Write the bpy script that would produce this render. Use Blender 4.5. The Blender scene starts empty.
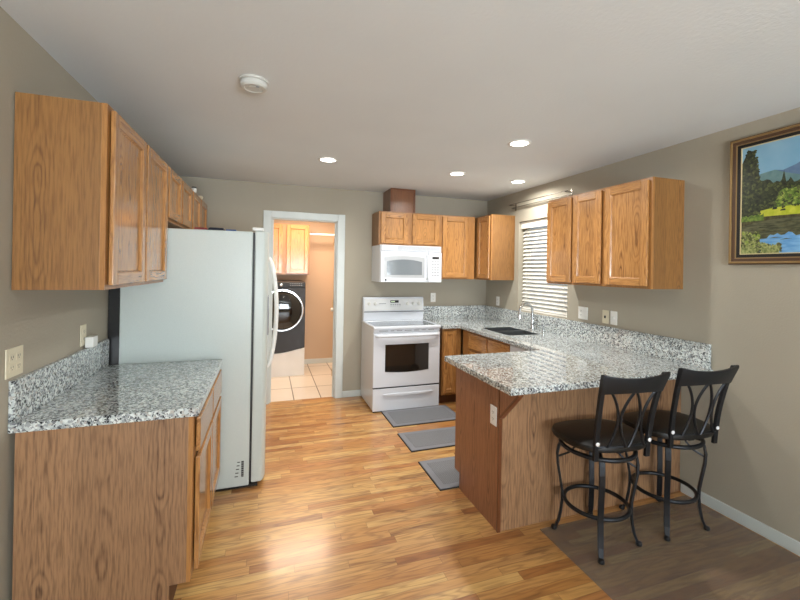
import bpy, bmesh, math, random
from mathutils import Vector, Matrix
random.seed(7)
PI = math.pi
scene = bpy.context.scene
COL = scene.collection

# ---------------------------------------------------------------- camera, world, daylight fill, exposure
HC = 2.492            # ceiling height
WL = -3.757           # left wall plane (right wall is x = 0, back wall is y = 0)
cam_d = bpy.data.cameras.new('camera'); cam = bpy.data.objects.new('camera', cam_d); COL.objects.link(cam)
cam_d.sensor_fit = 'HORIZONTAL'; cam_d.sensor_width = 36.0
cam_d.lens = 36.0 * 401.16 / 800.0
cam_d.shift_x = (400 - 406.27) / 800.0
cam_d.shift_y = (269.14 - 300) / 800.0
cam_d.clip_start = 0.02
YAW, ROLL, PITCH = 0.3334, 0.0169, 0.0014
cam.matrix_world = (Matrix.Translation((-2.8076, -4.7871, 1.5429)) @ Matrix.Rotation(-YAW, 4, 'Z')
                    @ Matrix.Rotation(PI/2 + PITCH, 4, 'X') @ Matrix.Rotation(ROLL, 4, 'Z'))
scene.camera = cam

world = bpy.data.worlds.new('world'); scene.world = world; world.use_nodes = True
bg = world.node_tree.nodes['Background']
bg.inputs[0].default_value = (0.75, 0.87, 1.0, 1); bg.inputs[1].default_value = 0.45

scene.view_settings.view_transform = 'Standard'
scene.view_settings.look = 'None'
scene.view_settings.exposure = 0.0
scene.view_settings.gamma = 1.0
scene.view_settings.use_curve_mapping = False

def area(name, loc, rot, sx, sy, power, color, shape='RECTANGLE', spread=PI):
    d = bpy.data.lights.new(name, 'AREA'); d.shape = shape; d.size = sx
    if shape in ('RECTANGLE', 'ELLIPSE'): d.size_y = sy
    d.energy = power; d.color = color; d.spread = spread
    o = bpy.data.objects.new(name, d); COL.objects.link(o); o.location = loc; o.rotation_euler = rot
    return o
# added fill (faces +y, tilted up) standing in for daylight from behind the camera
DAY = (0.87, 0.945, 1.0)
area('daylight_fill_added', (-1.9, -8.45, 1.25), (PI/2 + math.radians(46), 0, 0), 3.0, 2.0, 350, DAY, spread=math.radians(140))
CAN_POWER, CAN_COL = 13.5, (1.0, 0.975, 0.92)
LAUNDRY_POWER, LAUNDRY_COL = 46, (1.0, 0.76, 0.57)

# ---------------------------------------------------------------- colour helpers / node helpers
def lin(c):
    c /= 255.0
    return c/12.92 if c <= 0.04045 else ((c+0.055)/1.055)**2.4
def rgb(r, g, b): return (lin(r), lin(g), lin(b), 1.0)

class NT:
    def __init__(s, name):
        s.m = bpy.data.materials.new(name); s.m.use_nodes = True
        s.t = s.m.node_tree; s.b = s.t.nodes['Principled BSDF']
    def n(s, typ, **kw):
        o = s.t.nodes.new(typ)
        for k, v in kw.items():
            if k.startswith('i_'):
                key = k[2:]; key = int(key) if key.isdigit() else key.replace('_', ' ')
                o.inputs[key].default_value = v
            else: setattr(o, k, v)
        return o
    def l(s, a, b): s.t.links.new(a, b)
    def math(s, op, a, b=None, c=None):
        o = s.n('ShaderNodeMath', operation=op)
        for i, v in enumerate((a, b, c)):
            if v is None: continue
            if isinstance(v, (int, float)): o.inputs[i].default_value = v
            else: s.l(v, o.inputs[i])
        return o.outputs[0]
    def ramp(s, fac, stops, interp='LINEAR'):
        o = s.n('ShaderNodeValToRGB'); o.color_ramp.interpolation = interp
        e = o.color_ramp.elements
        while len(e) < len(stops): e.new(0.5)
        for i, (p, c) in enumerate(stops): e[i].position = p; e[i].color = c
        s.l(fac, o.inputs[0]); return o.outputs[0]
    def mix(s, fac, a, b, blend='MIX'):
        o = s.n('ShaderNodeMix', data_type='RGBA', blend_type=blend)
        for i, v in ((0, fac), (6, a), (7, b)):
            if isinstance(v, (int, float)): o.inputs[i].default_value = v
            elif isinstance(v, tuple): o.inputs[i].default_value = v
            else: s.l(v, o.inputs[i])
        return o.outputs[2]
    def coords(s, rnd=0.0, scale=(1, 1, 1), kind='Object'):
        tc = s.n('ShaderNodeTexCoord'); out = tc.outputs[kind]
        if rnd:
            oi = s.n('ShaderNodeObjectInfo')
            v = s.math('MULTIPLY', oi.outputs['Random'], rnd)
            va = s.n('ShaderNodeVectorMath', operation='ADD'); s.l(out, va.inputs[0]); s.l(v, va.inputs[1]); out = va.outputs[0]
        mp = s.n('ShaderNodeMapping'); mp.inputs['Scale'].default_value = scale
        s.l(out, mp.inputs[0]); return mp.outputs[0]
    def bump(s, h, strength, dist=0.01):
        o = s.n('ShaderNodeBump'); o.inputs['Strength'].default_value = strength; o.inputs['Distance'].default_value = dist
        s.l(h, o.inputs['Height']); s.l(o.outputs[0], s.b.inputs['Normal'])
    def set(s, **kw):
        for k, v in kw.items(): s.b.inputs[k.replace('_', ' ')].default_value = v
        return s

def plain(name, col, rough=0.5, metal=0.0, coat=0.0, var=0.03):
    k = NT(name)
    k.set(Roughness=rough, Metallic=metal, Coat_Weight=coat)
    nz = k.n('ShaderNodeTexNoise', i_Scale=6.0, i_Detail=2.0); k.l(k.coords(5.0), nz.inputs[0])
    d = tuple(x*(1-var) for x in col[:3]) + (1,); h = tuple(min(1, x*(1+var)) for x in col[:3]) + (1,)
    k.l(k.ramp(nz.outputs[0], [(0.3, d), (0.7, h)]), k.b.inputs['Base Color'])
    return k.m

def oak(name, axis, base, dark, contrast=0.6, rough=0.32, freq=150.0, coat=0.15, plank=0.17, croug=0.2):
    """oak veneer: flat-sawn leaves side by side, each cut through growth rings, plus fine pores"""
    k = NT(name); g = 'XYZ'.index(axis)
    sp = k.n('ShaderNodeSeparateXYZ'); k.l(k.coords(31.0), sp.inputs[0])
    o = [i for i in range(3) if i != g]
    across = k.math('ADD', sp.outputs[o[0]], sp.outputs[o[1]]); along = sp.outputs[g]
    q = k.math('DIVIDE', across, plank); pid = k.math('FLOOR', q); xl = k.math('MULTIPLY', k.math('SUBTRACT', k.math('FRACT', q), 0.5), plank)
    cv = k.n('ShaderNodeCombineXYZ'); k.l(k.math('MULTIPLY', along, 1.5), cv.inputs[0]); k.l(k.math('MULTIPLY', pid, 7.31), cv.inputs[1])
    nd = k.n('ShaderNodeTexNoise', i_Scale=1.0, i_Detail=2.5, i_Roughness=0.55); k.l(cv.outputs[0], nd.inputs[0])
    depth = k.math('MULTIPLY', k.math('SUBTRACT', nd.outputs[0], 0.36), 0.26)
    cw = k.n('ShaderNodeCombineXYZ'); k.l(k.math('MULTIPLY', along, 9.0), cw.inputs[0]); k.l(k.math('MULTIPLY', across, 34.0), cw.inputs[1])
    nw = k.n('ShaderNodeTexNoise', i_Scale=1.0, i_Detail=2.0); k.l(cw.outputs[0], nw.inputs[0])
    r = k.math('SQRT', k.math('ADD', k.math('MULTIPLY', xl, xl), k.math('MULTIPLY', depth, depth)))
    r = k.math('MULTIPLY_ADD', nw.outputs[0], 0.010, r)
    sn = k.math('SINE', k.math('MULTIPLY', r, freq*2*PI*0.5))
    band = k.math('POWER', k.math('MULTIPLY_ADD', sn, 0.5, 0.5), 2.6)
    fade = k.math('MULTIPLY_ADD', k.math('POWER', 2.718, k.math('MULTIPLY', k.math('MULTIPLY', r, r), -1/(2*0.030*0.030))), 0.85, 0.2)
    band = k.math('MULTIPLY', band, fade)
    sc2 = [130, 130, 130]; sc2[g] = 9
    n2 = k.n('ShaderNodeTexNoise', i_Scale=1.0, i_Detail=2.0, i_Roughness=0.6); k.l(k.coords(31.0, tuple(sc2)), n2.inputs[0])
    pores = k.ramp(n2.outputs[0], [(0.44, (0, 0, 0, 1)), (0.64, (1, 1, 1, 1))])
    wp = k.n('ShaderNodeTexWhiteNoise', noise_dimensions='1D'); k.l(pid, wp.inputs['W'])
    f = k.math('ADD', k.math('MULTIPLY', band, 0.60), k.math('MULTIPLY', pores, 0.40))
    f = k.math('MULTIPLY', f, contrast)
    lo = tuple(x*0.90 for x in base[:3]) + (1,); hi = tuple(min(1, x*1.10) for x in base[:3]) + (1,)
    k.l(k.mix(f, k.mix(wp.outputs[0], lo, hi), dark), k.b.inputs['Base Color'])
    k.set(Roughness=rough, Coat_Weight=coat, Coat_Roughness=croug)
    k.bump(pores, 0.12, 0.0015)
    return k.m

OAKB, OAKD = rgb(186, 134, 78), rgb(84, 46, 20)
M = {}
for a in 'XYZ':
    M['oak'+a] = oak('oak_door_'+a, a, OAKB, OAKD, 0.95, rough=0.26, coat=0.5, croug=0.1, plank=0.13)
M['oak_side'] = oak('oak_side_panel', 'Z', rgb(146, 103, 56), rgb(80, 48, 22), 0.85, rough=0.42, plank=0.26)
M['oak_end'] = oak('oak_laminate_end_panel', 'Z', rgb(160, 122, 88), rgb(70, 42, 24), 1.0, rough=0.45, freq=120, plank=0.21)
M['oak_frame'] = oak('oak_face_frame', 'Z', rgb(168, 118, 66), rgb(92, 54, 24), 0.6)
M['oak_dark'] = plain('oak_toe_kick', rgb(96, 60, 32), 0.6)
M['oak_box'] = oak('oak_chase_box', 'Z', rgb(128, 84, 54), rgb(76, 44, 26), 0.6)
M['oak_trim'] = oak('oak_corner_trim', 'Z', rgb(112, 64, 34), rgb(70, 38, 18), 0.5)

def wallmat(name, col, scale=260.0, st=0.10, rough=0.85):
    k = NT(name)
    co = k.coords()
    nz = k.n('ShaderNodeTexNoise', i_Scale=scale, i_Detail=3.0); k.l(co, nz.inputs[0])
    big = k.n('ShaderNodeTexNoise', i_Scale=1.7, i_Detail=2.0); k.l(co, big.inputs[0])
    d = tuple(x*0.965 for x in col[:3]) + (1,)
    k.l(k.ramp(big.outputs[0], [(0.35, d), (0.65, col)]), k.b.inputs['Base Color'])
    k.set(Roughness=rough); k.bump(nz.outputs[0], st, 0.004)
    return k.m
M['wall'] = wallmat('wall_paint_greige', rgb(170, 163, 147), 90.0, 0.25)
M['ceiling'] = wallmat('ceiling_orange_peel', rgb(216, 220, 221), 55.0, 0.35, 0.9)
M['wall_warm_lit'] = wallmat('laundry_wall_warm_lit', rgb(202, 176, 150), 90.0, 0.2)  # greige wall paint with the lamp's warm light mixed into the colour
M['trimw'] = plain('trim_white_paint', rgb(208, 215, 213), 0.35)
M['white'] = plain('appliance_white_enamel', rgb(218, 223, 231), 0.18, coat=0.4, var=0.01)
M['white_plastic'] = plain('white_plastic', rgb(232, 232, 228), 0.35)
M['detector'] = plain('detector_grey_white', rgb(196, 196, 190), 0.45)
M['bolt'] = plain('bolt_bright', rgb(235, 236, 238), 0.25)
M['ivory'] = plain('ivory_plastic', rgb(220, 212, 186), 0.4)
M['grey_line'] = plain('grey_print', rgb(150, 154, 158), 0.5)
M['dark_line'] = plain('dark_slot', rgb(38, 40, 42), 0.5)
M['black'] = plain('black_plastic', rgb(22, 22, 23), 0.35)
M['slat'] = plain('blind_slat_white', rgb(240, 238, 230), 0.4)
M['steel'] = plain('brushed_steel', rgb(168, 172, 176), 0.3, 1.0)
M['chrome'] = plain('chrome', rgb(205, 208, 210), 0.10, 1.0)
M['nickel'] = plain('rod_nickel', rgb(112, 106, 98), 0.35, 1.0)
M['brass'] = plain('brass_hinge', rgb(190, 160, 100), 0.3, 1.0)
M['iron'] = plain('dark_iron', rgb(48, 50, 54), 0.38, 0.7)
M['leather'] = plain('black_vinyl', rgb(9, 9, 9), 0.42)
M['washer'] = plain('washer_graphite', rgb(40, 36, 34), 0.45)
M['pedestal'] = plain('pedestal_white', rgb(232, 230, 226), 0.3)

def fridgemat():
    k = NT('fridge_pebbled_white')
    nz = k.n('ShaderNodeTexNoise', i_Scale=420.0, i_Detail=1.0); k.l(k.coords(), nz.inputs[0])
    k.l(k.ramp(nz.outputs[0], [(0.3, rgb(194, 204, 200)), (0.7, rgb(202, 211, 207))]), k.b.inputs['Base Color'])
    k.set(Roughness=0.32); k.bump(nz.outputs[0], 0.06, 0.001)
    return k.m
M['fridge'] = fridgemat()

def granite():
    k = NT('granite_white_speckle')
    co = k.coords()
    wz = k.n('ShaderNodeTexNoise', i_Scale=55.0, i_Detail=2.0); k.l(co, wz.inputs[0])
    va = k.n('ShaderNodeVectorMath', operation='MULTIPLY_ADD'); k.l(wz.outputs['Color'], va.inputs[0])
    va.inputs[1].default_value = (0.02, 0.02, 0.02); k.l(co, va.inputs[2])
    v1 = k.n('ShaderNodeTexVoronoi', i_Scale=110.0); k.l(va.outputs[0], v1.inputs[0])
    sep = k.n('ShaderNodeSeparateColor'); k.l(v1.outputs['Color'], sep.inputs[0])
    v2 = k.n('ShaderNodeTexVoronoi', i_Scale=160.0); k.l(va.outputs[0], v2.inputs[0])
    sep2 = k.n('ShaderNodeSeparateColor'); k.l(v2.outputs['Color'], sep2.inputs[0])
    base = k.ramp(sep.outputs[0], [(0.0, rgb(122, 126, 130)), (0.18, rgb(160, 166, 168)), (0.40, rgb(198, 206, 206)),
                                   (0.68, rgb(222, 228, 226)), (0.9, rgb(184, 182, 176))], 'CONSTANT')
    dark = k.ramp(sep2.outputs[1], [(0.0, (1, 1, 1, 1)), (0.13, (0, 0, 0, 1))], 'CONSTANT')
    col = k.mix(dark, base, rgb(44, 48, 52))
    k.l(col, k.b.inputs['Base Color'])
    wv = k.n('ShaderNodeTexNoise', i_Scale=9.0, i_Detail=1.0); k.l(co, wv.inputs[0])
    k.set(Roughness=0.04, Coat_Weight=0.6, Coat_Roughness=0.015)
    k.bump(wv.outputs[0], 0.018, 0.012)
    return k.m
M['granite'] = granite()

def oakfloor():
    k = NT('oak_strip_floor')
    tc = k.n('ShaderNodeTexCoord'); sp = k.n('ShaderNodeSeparateXYZ'); k.l(tc.outputs['Object'], sp.inputs[0])
    W_, L_ = 0.0572, 0.78
    yr = k.math('DIVIDE', sp.outputs[1], W_); row = k.math('FLOOR', yr); fy = k.math('FRACT', yr)
    wr = k.n('ShaderNodeTexWhiteNoise', noise_dimensions='1D'); k.l(row, wr.inputs['W'])
    xr = k.math('ADD', k.math('DIVIDE', sp.outputs[0], L_), k.math('MULTIPLY', wr.outputs[0], 7.0))
    brd = k.math('FLOOR', xr); fx = k.math('FRACT', xr)
    cb = k.n('ShaderNodeCombineXYZ'); k.l(row, cb.inputs[0]); k.l(brd, cb.inputs[1])
    wn = k.n('ShaderNodeTexWhiteNoise', noise_dimensions='2D'); k.l(cb.outputs[0], wn.inputs[0])
    tone = k.ramp(wn.outputs[0], [(0.0, rgb(164, 106, 56)), (0.12, rgb(184, 128, 70)), (0.34, rgb(196, 144, 84)), (0.6, rgb(206, 158, 94)),
                                  (0.82, rgb(214, 174, 110)), (1.0, rgb(190, 130, 76))])
    # grain, shifted for every board
    of = k.n('ShaderNodeVectorMath', operation='SCALE'); k.l(wn.outputs['Color'], of.inputs[0]); of.inputs['Scale'].default_value = 40.0
    ad = k.n('ShaderNodeVectorMath', operation='ADD'); k.l(tc.outputs['Object'], ad.inputs[0]); k.l(of.outputs[0], ad.inputs[1])
    mp = k.n('ShaderNodeMapping'); mp.inputs['Scale'].default_value = (0.14, 1, 1); k.l(ad.outputs[0], mp.inputs[0])
    n1 = k.n('ShaderNodeTexNoise', i_Scale=14.0, i_Detail=2.0); k.l(mp.outputs[0], n1.inputs[0])
    ring = k.math('POWER', k.math('MULTIPLY_ADD', k.math('SINE', k.math('MULTIPLY', n1.outputs[0], 46.0)), 0.5, 0.5), 2.0)
    mp2 = k.n('ShaderNodeMapping'); mp2.inputs['Scale'].default_value = (6, 125, 1); k.l(ad.outputs[0], mp2.inputs[0])
    n2 = k.n('ShaderNodeTexNoise', i_Scale=1.0, i_Detail=2.0); k.l(mp2.outputs[0], n2.inputs[0])
    n3 = k.n('ShaderNodeTexNoise', i_Scale=9.0, i_Detail=2.0); k.l(mp.outputs[0], n3.inputs[0])
    streak = k.ramp(n3.outputs[0], [(0.56, (0, 0, 0, 1)), (0.72, (1, 1, 1, 1))])
    f = k.math('ADD', k.math('MULTIPLY', ring, 0.34), k.math('MULTIPLY', k.ramp(n2.outputs[0], [(0.4, (0, 0, 0, 1)), (0.7, (1, 1, 1, 1))]), 0.22))
    f = k.math('ADD', f, k.math('MULTIPLY', streak, 0.45))
    col = k.mix(f, tone, rgb(112, 66, 34))
    # seams
    ey = k.math('MINIMUM', fy, k.math('SUBTRACT', 1.0, fy)); ex = k.math('MULTIPLY', k.math('MINIMUM', fx, k.math('SUBTRACT', 1.0, fx)), L_/W_)
    e = k.math('MINIMUM', ey, ex)
    seam = k.ramp(e, [(0.0, (1, 1, 1, 1)), (0.035, (0, 0, 0, 1))])
    col = k.mix(k.math('MULTIPLY', seam, 0.55), col, rgb(70, 40, 20))
    k.l(col, k.b.inputs['Base Color'])
    cup = k.math('ADD', k.math('MULTIPLY', wn.outputs[0], 0.25), k.math('MULTIPLY', seam, -1.0))
    k.set(Roughness=0.32, Coat_Weight=0.40, Coat_Roughness=0.17)
    k.bump(cup, 0.22, 0.0012)
    return k.m
M['floor'] = oakfloor()

def tilefloor():
    k = NT('ceramic_tile_cream')
    tc = k.n('ShaderNodeTexCoord')
    br = k.n('ShaderNodeTexBrick', offset=0.0, squash=1.0)
    br.inputs['Scale'].default_value = 1.0; br.inputs['Brick Width'].default_value = 0.311; br.inputs['Row Height'].default_value = 0.55
    br.inputs['Mortar Size'].default_value = 0.006; br.inputs['Mortar Smooth'].default_value = 0.1
    br.inputs['Color1'].default_value = rgb(222, 212, 198); br.inputs['Color2'].default_value = rgb(228, 220, 206)
    br.inputs['Mortar'].default_value = rgb(118, 106, 94)
    k.l(tc.outputs['Object'], br.inputs[0])
    mp = k.n('ShaderNodeMapping'); mp.inputs['Scale'].default_value = (2, 14, 1); k.l(tc.outputs['Object'], mp.inputs[0])
    nz = k.n('ShaderNodeTexNoise', i_Scale=2.0, i_Detail=3.0); k.l(mp.outputs[0], nz.inputs[0])
    k.l(k.mix(k.math('MULTIPLY', nz.outputs[0], 0.18), br.outputs[0], rgb(170, 150, 130)), k.b.inputs['Base Color'])
    k.set(Roughness=0.3)
    return k.m
M['tile'] = tilefloor()

def matmat():
    k = NT('grey_woven_mat')
    co = k.coords(9.0)
    ch = k.n('ShaderNodeTexChecker', i_Scale=110.0); k.l(co, ch.inputs[0])
    ch.inputs[1].default_value = rgb(128, 130, 134); ch.inputs[2].default_value = rgb(108, 110, 114)
    nz = k.n('ShaderNodeTexNoise', i_Scale=90.0, i_Detail=2.0); k.l(co, nz.inputs[0])
    k.l(k.mix(k.math('MULTIPLY', nz.outputs[0], 0.35), ch.outputs[0], rgb(92, 94, 98)), k.b.inputs['Base Color'])
    k.set(Roughness=0.85); k.bump(ch.outputs[1], 0.25, 0.002)
    return k.m
M['mat'] = matmat()
M['mat_border'] = plain('mat_border_grey', rgb(122, 124, 130), 0.7)
M['mat_edge'] = plain('mat_edge_dark', rgb(46, 46, 48), 0.7)

def glass(name, col=(1, 1, 1, 1), rough=0.0):
    k = NT(name); k.set(Roughness=rough, IOR=1.45, Transmission_Weight=1.0); k.b.inputs['Base Color'].default_value = col
    return k.m
M['glass'] = glass('window_glass')
def darkglass(name, col, rough=0.06):
    k = NT(name); k.set(Roughness=rough, Coat_Weight=0.5, Specular_IOR_Level=0.6)
    nz = k.n('ShaderNodeTexNoise', i_Scale=3.0); k.l(k.coords(), nz.inputs[0])
    k.l(k.ramp(nz.outputs[0], [(0.3, col), (0.7, tuple(min(1, c*1.15) for c in col[:3])+(1,))]), k.b.inputs['Base Color'])
    return k.m
M['oven_glass'] = darkglass('oven_window_glass', rgb(34, 30, 26), 0.04)
M['cook_glass'] = darkglass('cooktop_grey_glass', rgb(84, 92, 98), 0.10)
M['mw_glass'] = darkglass('microwave_window', rgb(112, 120, 126), 0.2)
M['door_glass'] = darkglass('washer_door_glass', rgb(18, 18, 19), 0.05)
M['panel_brown'] = plain('dispenser_brown', rgb(128, 106, 92), 0.3)  # plain brown inset on the dispenser face

def emit(name, col, strength):
    k = NT(name); k.b.inputs['Emission Color'].default_value = col; k.b.inputs['Emission Strength'].default_value = strength
    k.b.inputs['Base Color'].default_value = (0.8, 0.8, 0.8, 1)
    return k.m
M['can_lens'] = emit('downlight_lens', (1.0, 0.97, 0.92, 1), 9.0)
M['lamp_lens'] = emit('laundry_lamp_lens', (1.0, 0.86, 0.68, 1), 2.0)
M['led_green'] = emit('clock_display', (0.45, 0.8, 0.15, 1), 0.5)

# ---------------------------------------------------------------- mesh helpers
def bx(bm, x0, x1, y0, y1, z0, z1, mi=0):
    x0, x1 = min(x0, x1), max(x0, x1); y0, y1 = min(y0, y1), max(y0, y1); z0, z1 = min(z0, z1), max(z0, z1)
    v = [bm.verts.new(p) for p in ((x0,y0,z0),(x1,y0,z0),(x1,y1,z0),(x0,y1,z0),(x0,y0,z1),(x1,y0,z1),(x1,y1,z1),(x0,y1,z1))]
    for q in ((0,3,2,1),(4,5,6,7),(0,1,5,4),(1,2,6,5),(2,3,7,6),(3,0,4,7)):
        f = bm.faces.new([v[i] for i in q]); f.material_index = mi
def prism(bm, poly, axis, a, b, mi=0):
    """poly = 2D points in the other two axes (cyclic order), extruded along axis from a to b"""
    def P(p, t):
        if axis == 'x': return (t, p[0], p[1])
        if axis == 'y': return (p[0], t, p[1])
        return (p[0], p[1], t)
    A = [bm.verts.new(P(p, a)) for p in poly]; B = [bm.verts.new(P(p, b)) for p in poly]
    n = len(poly); fs = [bm.faces.new(A), bm.faces.new(B[::-1])]
    for i in range(n):
        j = (i+1) % n; fs.append(bm.faces.new((A[j], A[i], B[i], B[j])))
    for f in fs: f.material_index = mi
def tube(bm, pts, r, n=10, closed=False, mi=0, cap=True):
    pts = [Vector(p) for p in pts]; m = len(pts)
    rs = r if isinstance(r, (list, tuple)) else [r]*m
    rings = []; up = None
    for i, p in enumerate(pts):
        if closed: t = pts[(i+1) % m] - pts[(i-1) % m]
        else: t = pts[min(i+1, m-1)] - pts[max(i-1, 0)]
        t.normalize()
        if up is None:
            a = Vector((0, 0, 1)) if abs(t.z) < 0.9 else Vector((1, 0, 0))
        else: a = up
        u = a - t*a.dot(t); u.normalize(); w = t.cross(u); up = u
        rings.append([bm.verts.new(p + (u*math.cos(2*PI*k/n) + w*math.sin(2*PI*k/n))*rs[i]) for k in range(n)])
    for i in range(m if closed else m-1):
        A, B = rings[i], rings[(i+1) % m]
        for k in range(n):
            f = bm.faces.new((A[k], A[(k+1) % n], B[(k+1) % n], B[k])); f.material_index = mi
    if not closed and cap:
        bm.faces.new(rings[0][::-1]).material_index = mi; bm.faces.new(rings[-1]).material_index = mi
def lathe(bm, prof, c=(0, 0, 0), n=32, axis='z', mi=0, ring=False):
    rings = []; loop = ring
    for r, h in prof:
        ring = []
        for k in range(n):
            a = 2*PI*k/n; q = (r*math.cos(a), r*math.sin(a))
            p = {'z': (q[0], q[1], h), 'y': (q[0], h, q[1]), 'x': (h, q[0], q[1])}[axis]
            ring.append(bm.verts.new((c[0]+p[0], c[1]+p[1], c[2]+p[2])))
        rings.append(ring)
    for A, B in zip(rings, rings[1:]):
        for k in range(n):
            bm.faces.new((A[k], A[(k+1) % n], B[(k+1) % n], B[k])).material_index = mi
    if loop:
        for k in range(n): bm.faces.new((rings[-1][k], rings[-1][(k+1) % n], rings[0][(k+1) % n], rings[0][k])).material_index = mi
    else: bm.faces.new(rings[0][::-1]).material_index = mi; bm.faces.new(rings[-1]).material_index = mi
def cells(bm, us, vs, solid, a, b, axis='z', mi=0):
    """slab made of grid cells; solid(i,j) tells which cells are filled. us, vs = other two axes"""
    def P(u, v, t): return {'z': (u, v, t), 'x': (t, u, v), 'y': (u, t, v)}[axis]
    vd = {}
    def V(i, j, t):
        k = (i, j, t)
        if k not in vd: vd[k] = bm.verts.new(P(us[i], vs[j], t))
        return vd[k]
    nu, nv = len(us)-1, len(vs)-1
    S = lambda i, j: 0 <= i < nu and 0 <= j < nv and solid(i, j)
    for i in range(nu):
        for j in range(nv):
            if not S(i, j): continue
            for t in (a, b): bm.faces.new((V(i,j,t), V(i+1,j,t), V(i+1,j+1,t), V(i,j+1,t)))
            for (di, dj, p, q) in ((-1,0,(i,j),(i,j+1)), (1,0,(i+1,j),(i+1,j+1)), (0,-1,(i,j),(i+1,j)), (0,1,(i,j+1),(i+1,j+1))):
                if not S(i+di, j+dj):
                    bm.faces.new((V(*p, a), V(*q, a), V(*q, b), V(*p, b)))
    for f in bm.faces: f.material_index = mi

def obj(name, bm, mats, parent=None, bevel=0.0, smooth=False, world=True, seg=2):
    bmesh.ops.recalc_face_normals(bm, faces=bm.faces[:])
    if parent is not None and world:
        off = Vector((0, 0, 0)); p = parent
        while p is not None: off += p.location; p = p.parent
        bmesh.ops.translate(bm, verts=bm.verts[:], vec=-off)
    me = bpy.data.meshes.new(name); bm.to_mesh(me); bm.free()
    o = bpy.data.objects.new(name, me); COL.objects.link(o)
    for m in (mats if isinstance(mats, (list, tuple)) else [mats]): me.materials.append(m)
    if smooth:
        for f in me.polygons: f.use_smooth = True
    if bevel:
        b = o.modifiers.new('bevel', 'BEVEL'); b.width = bevel; b.segments = seg; b.limit_method = 'ANGLE'; b.angle_limit = math.radians(40)
        b.harden_normals = False
    if smooth:
        try: o.data.set_sharp_from_angle(angle=math.radians(42))
        except Exception: pass
    if parent is not None: o.parent = parent
    return o
def box(name, mats, x0, x1, y0, y1, z0, z1, parent=None, bevel=0.0, world=True):
    bm = bmesh.new(); bx(bm, x0, x1, y0, y1, z0, z1); return obj(name, bm, mats, parent, bevel, world=world)
def tag(o, label, cat, group=None, kind=None):
    o['label'] = label; o['category'] = cat
    if group: o['group'] = group
    if kind: o['kind'] = kind
    return o
def thing(name, label, cat, loc=(0, 0, 0), rotz=0.0, group=None):
    o = bpy.data.objects.new(name, None); COL.objects.link(o); o.empty_display_size = 0.1
    o.location = loc; o.rotation_euler = (0, 0, rotz)
    return tag(o, label, cat, group)
def kids(o): return [c for c in COL.objects if c.parent == o]
def dup(o, loc, rotz=None, label=None, parent=None):
    c = o.copy(); COL.objects.link(c)
    if parent is not None: c.parent = parent
    for ch in kids(o): dup(ch, None, None, None, c)
    if loc is not None: c.location = loc
    if rotz is not None: c.rotation_euler = (0, 0, rotz)
    if label: c['label'] = label
    return c
def struct(o): o['kind'] = 'structure'; return o

# ---------------------------------------------------------------- room shell
YR, YL, XR = -8.6, 1.845, -1.30      # rear wall, laundry back wall, laundry right wall
struct(box('floor', M['floor'], WL, 0.0, YR, 0.06, -0.05, 0.0))
struct(box('floor_laundry', M['tile'], -3.4, XR, 0.061, YL, -0.05, 0.0))
struct(box('ceiling', M['ceiling'], WL-0.15, 0.15, YR-0.15, 0.115, HC, HC+0.1))
struct(box('ceiling_laundry', M['ceiling'], -3.55, XR+0.15, 0.116, YL+0.15, HC, HC+0.1))
DL, DR, DT = -2.77, -2.025, 2.105     # doorway
bm = bmesh.new(); us = [WL-0.15, DL, DR, 0.15]; vs = [-0.05, DT, HC]
cells(bm, us, vs, lambda i, j: not (i == 1 and j == 0), 0.0, 0.115, 'y'); struct(obj('wall_back', bm, M['wall']))
struct(box('wall_left', M['wall'], WL-0.15, WL, YR, 0.0, -0.05, HC))
WY0, WY1, WZ0, WZ1 = -1.56, -0.735, 1.081, 2.13
bm = bmesh.new(); us = [YR, WY0, WY1, 0.0]; vs = [-0.05, WZ0, WZ1, HC]
cells(bm, us, vs, lambda i, j: not (i == 1 and j == 1), 0.0, 0.15, 'x'); struct(obj('wall_right', bm, M['wall']))
bm = bmesh.new(); us = [WL-0.15, -3.4, -0.4, 0.15]; vs = [-0.05, 0.25, 2.25, HC]
cells(bm, us, vs, lambda i, j: not (i == 1 and j == 1), YR-0.15, YR, 'y'); struct(obj('wall_rear', bm, M['wall']))  # unseen rear wall, its opening invented to supply daylight
struct(box('wall_laundry_back', M['wall_warm_lit'], -3.55, XR+0.15, YL, YL+0.12, -0.05, HC))
struct(box('wall_laundry_left', M['wall_warm_lit'], -3.55, -3.40, 0.116, YL, -0.05, HC))
struct(box('wall_laundry_right', M['wall_warm_lit'], XR, XR+0.12, 0.116, YL, -0.05, HC))

# door casing round the doorway
bm = bmesh.new(); cw, ct = 0.088, 0.017
for y0, y1 in ((-ct, 0.0), (0.115, 0.115+ct)):
    bx(bm, DL-cw, DL, y0, y1, 0, DT+cw*0.9); bx(bm, DR, DR+cw, y0, y1, 0, DT+cw*0.9); bx(bm, DL, DR, y0, y1, DT, DT+cw*0.9)
bx(bm, DL, DL+0.012, 0, 0.115, 0, DT); bx(bm, DR-0.012, DR, 0, 0.115, 0, DT); bx(bm, DL+0.012, DR-0.012, 0, 0.115, DT-0.012, DT)
bx(bm, DR-0.024, DR-0.012, 0.04, 0.075, 0, DT-0.012); bx(bm, DL+0.012, DL+0.024, 0.04, 0.075, 0, DT-0.012)
casing = struct(obj('trim_1', bm, M['trimw'], bevel=0.004))
bm = bmesh.new()
for z in (0.28, 1.12, 1.86): bx(bm, DR-0.0145, DR-0.012, 0.078, 0.112, z-0.045, z+0.045); tube(bm, [(DR-0.017, 0.118, z-0.045), (DR-0.017, 0.118, z+0.045)], 0.006, 8)
obj('hinge', bm, M['brass'], casing)
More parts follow.
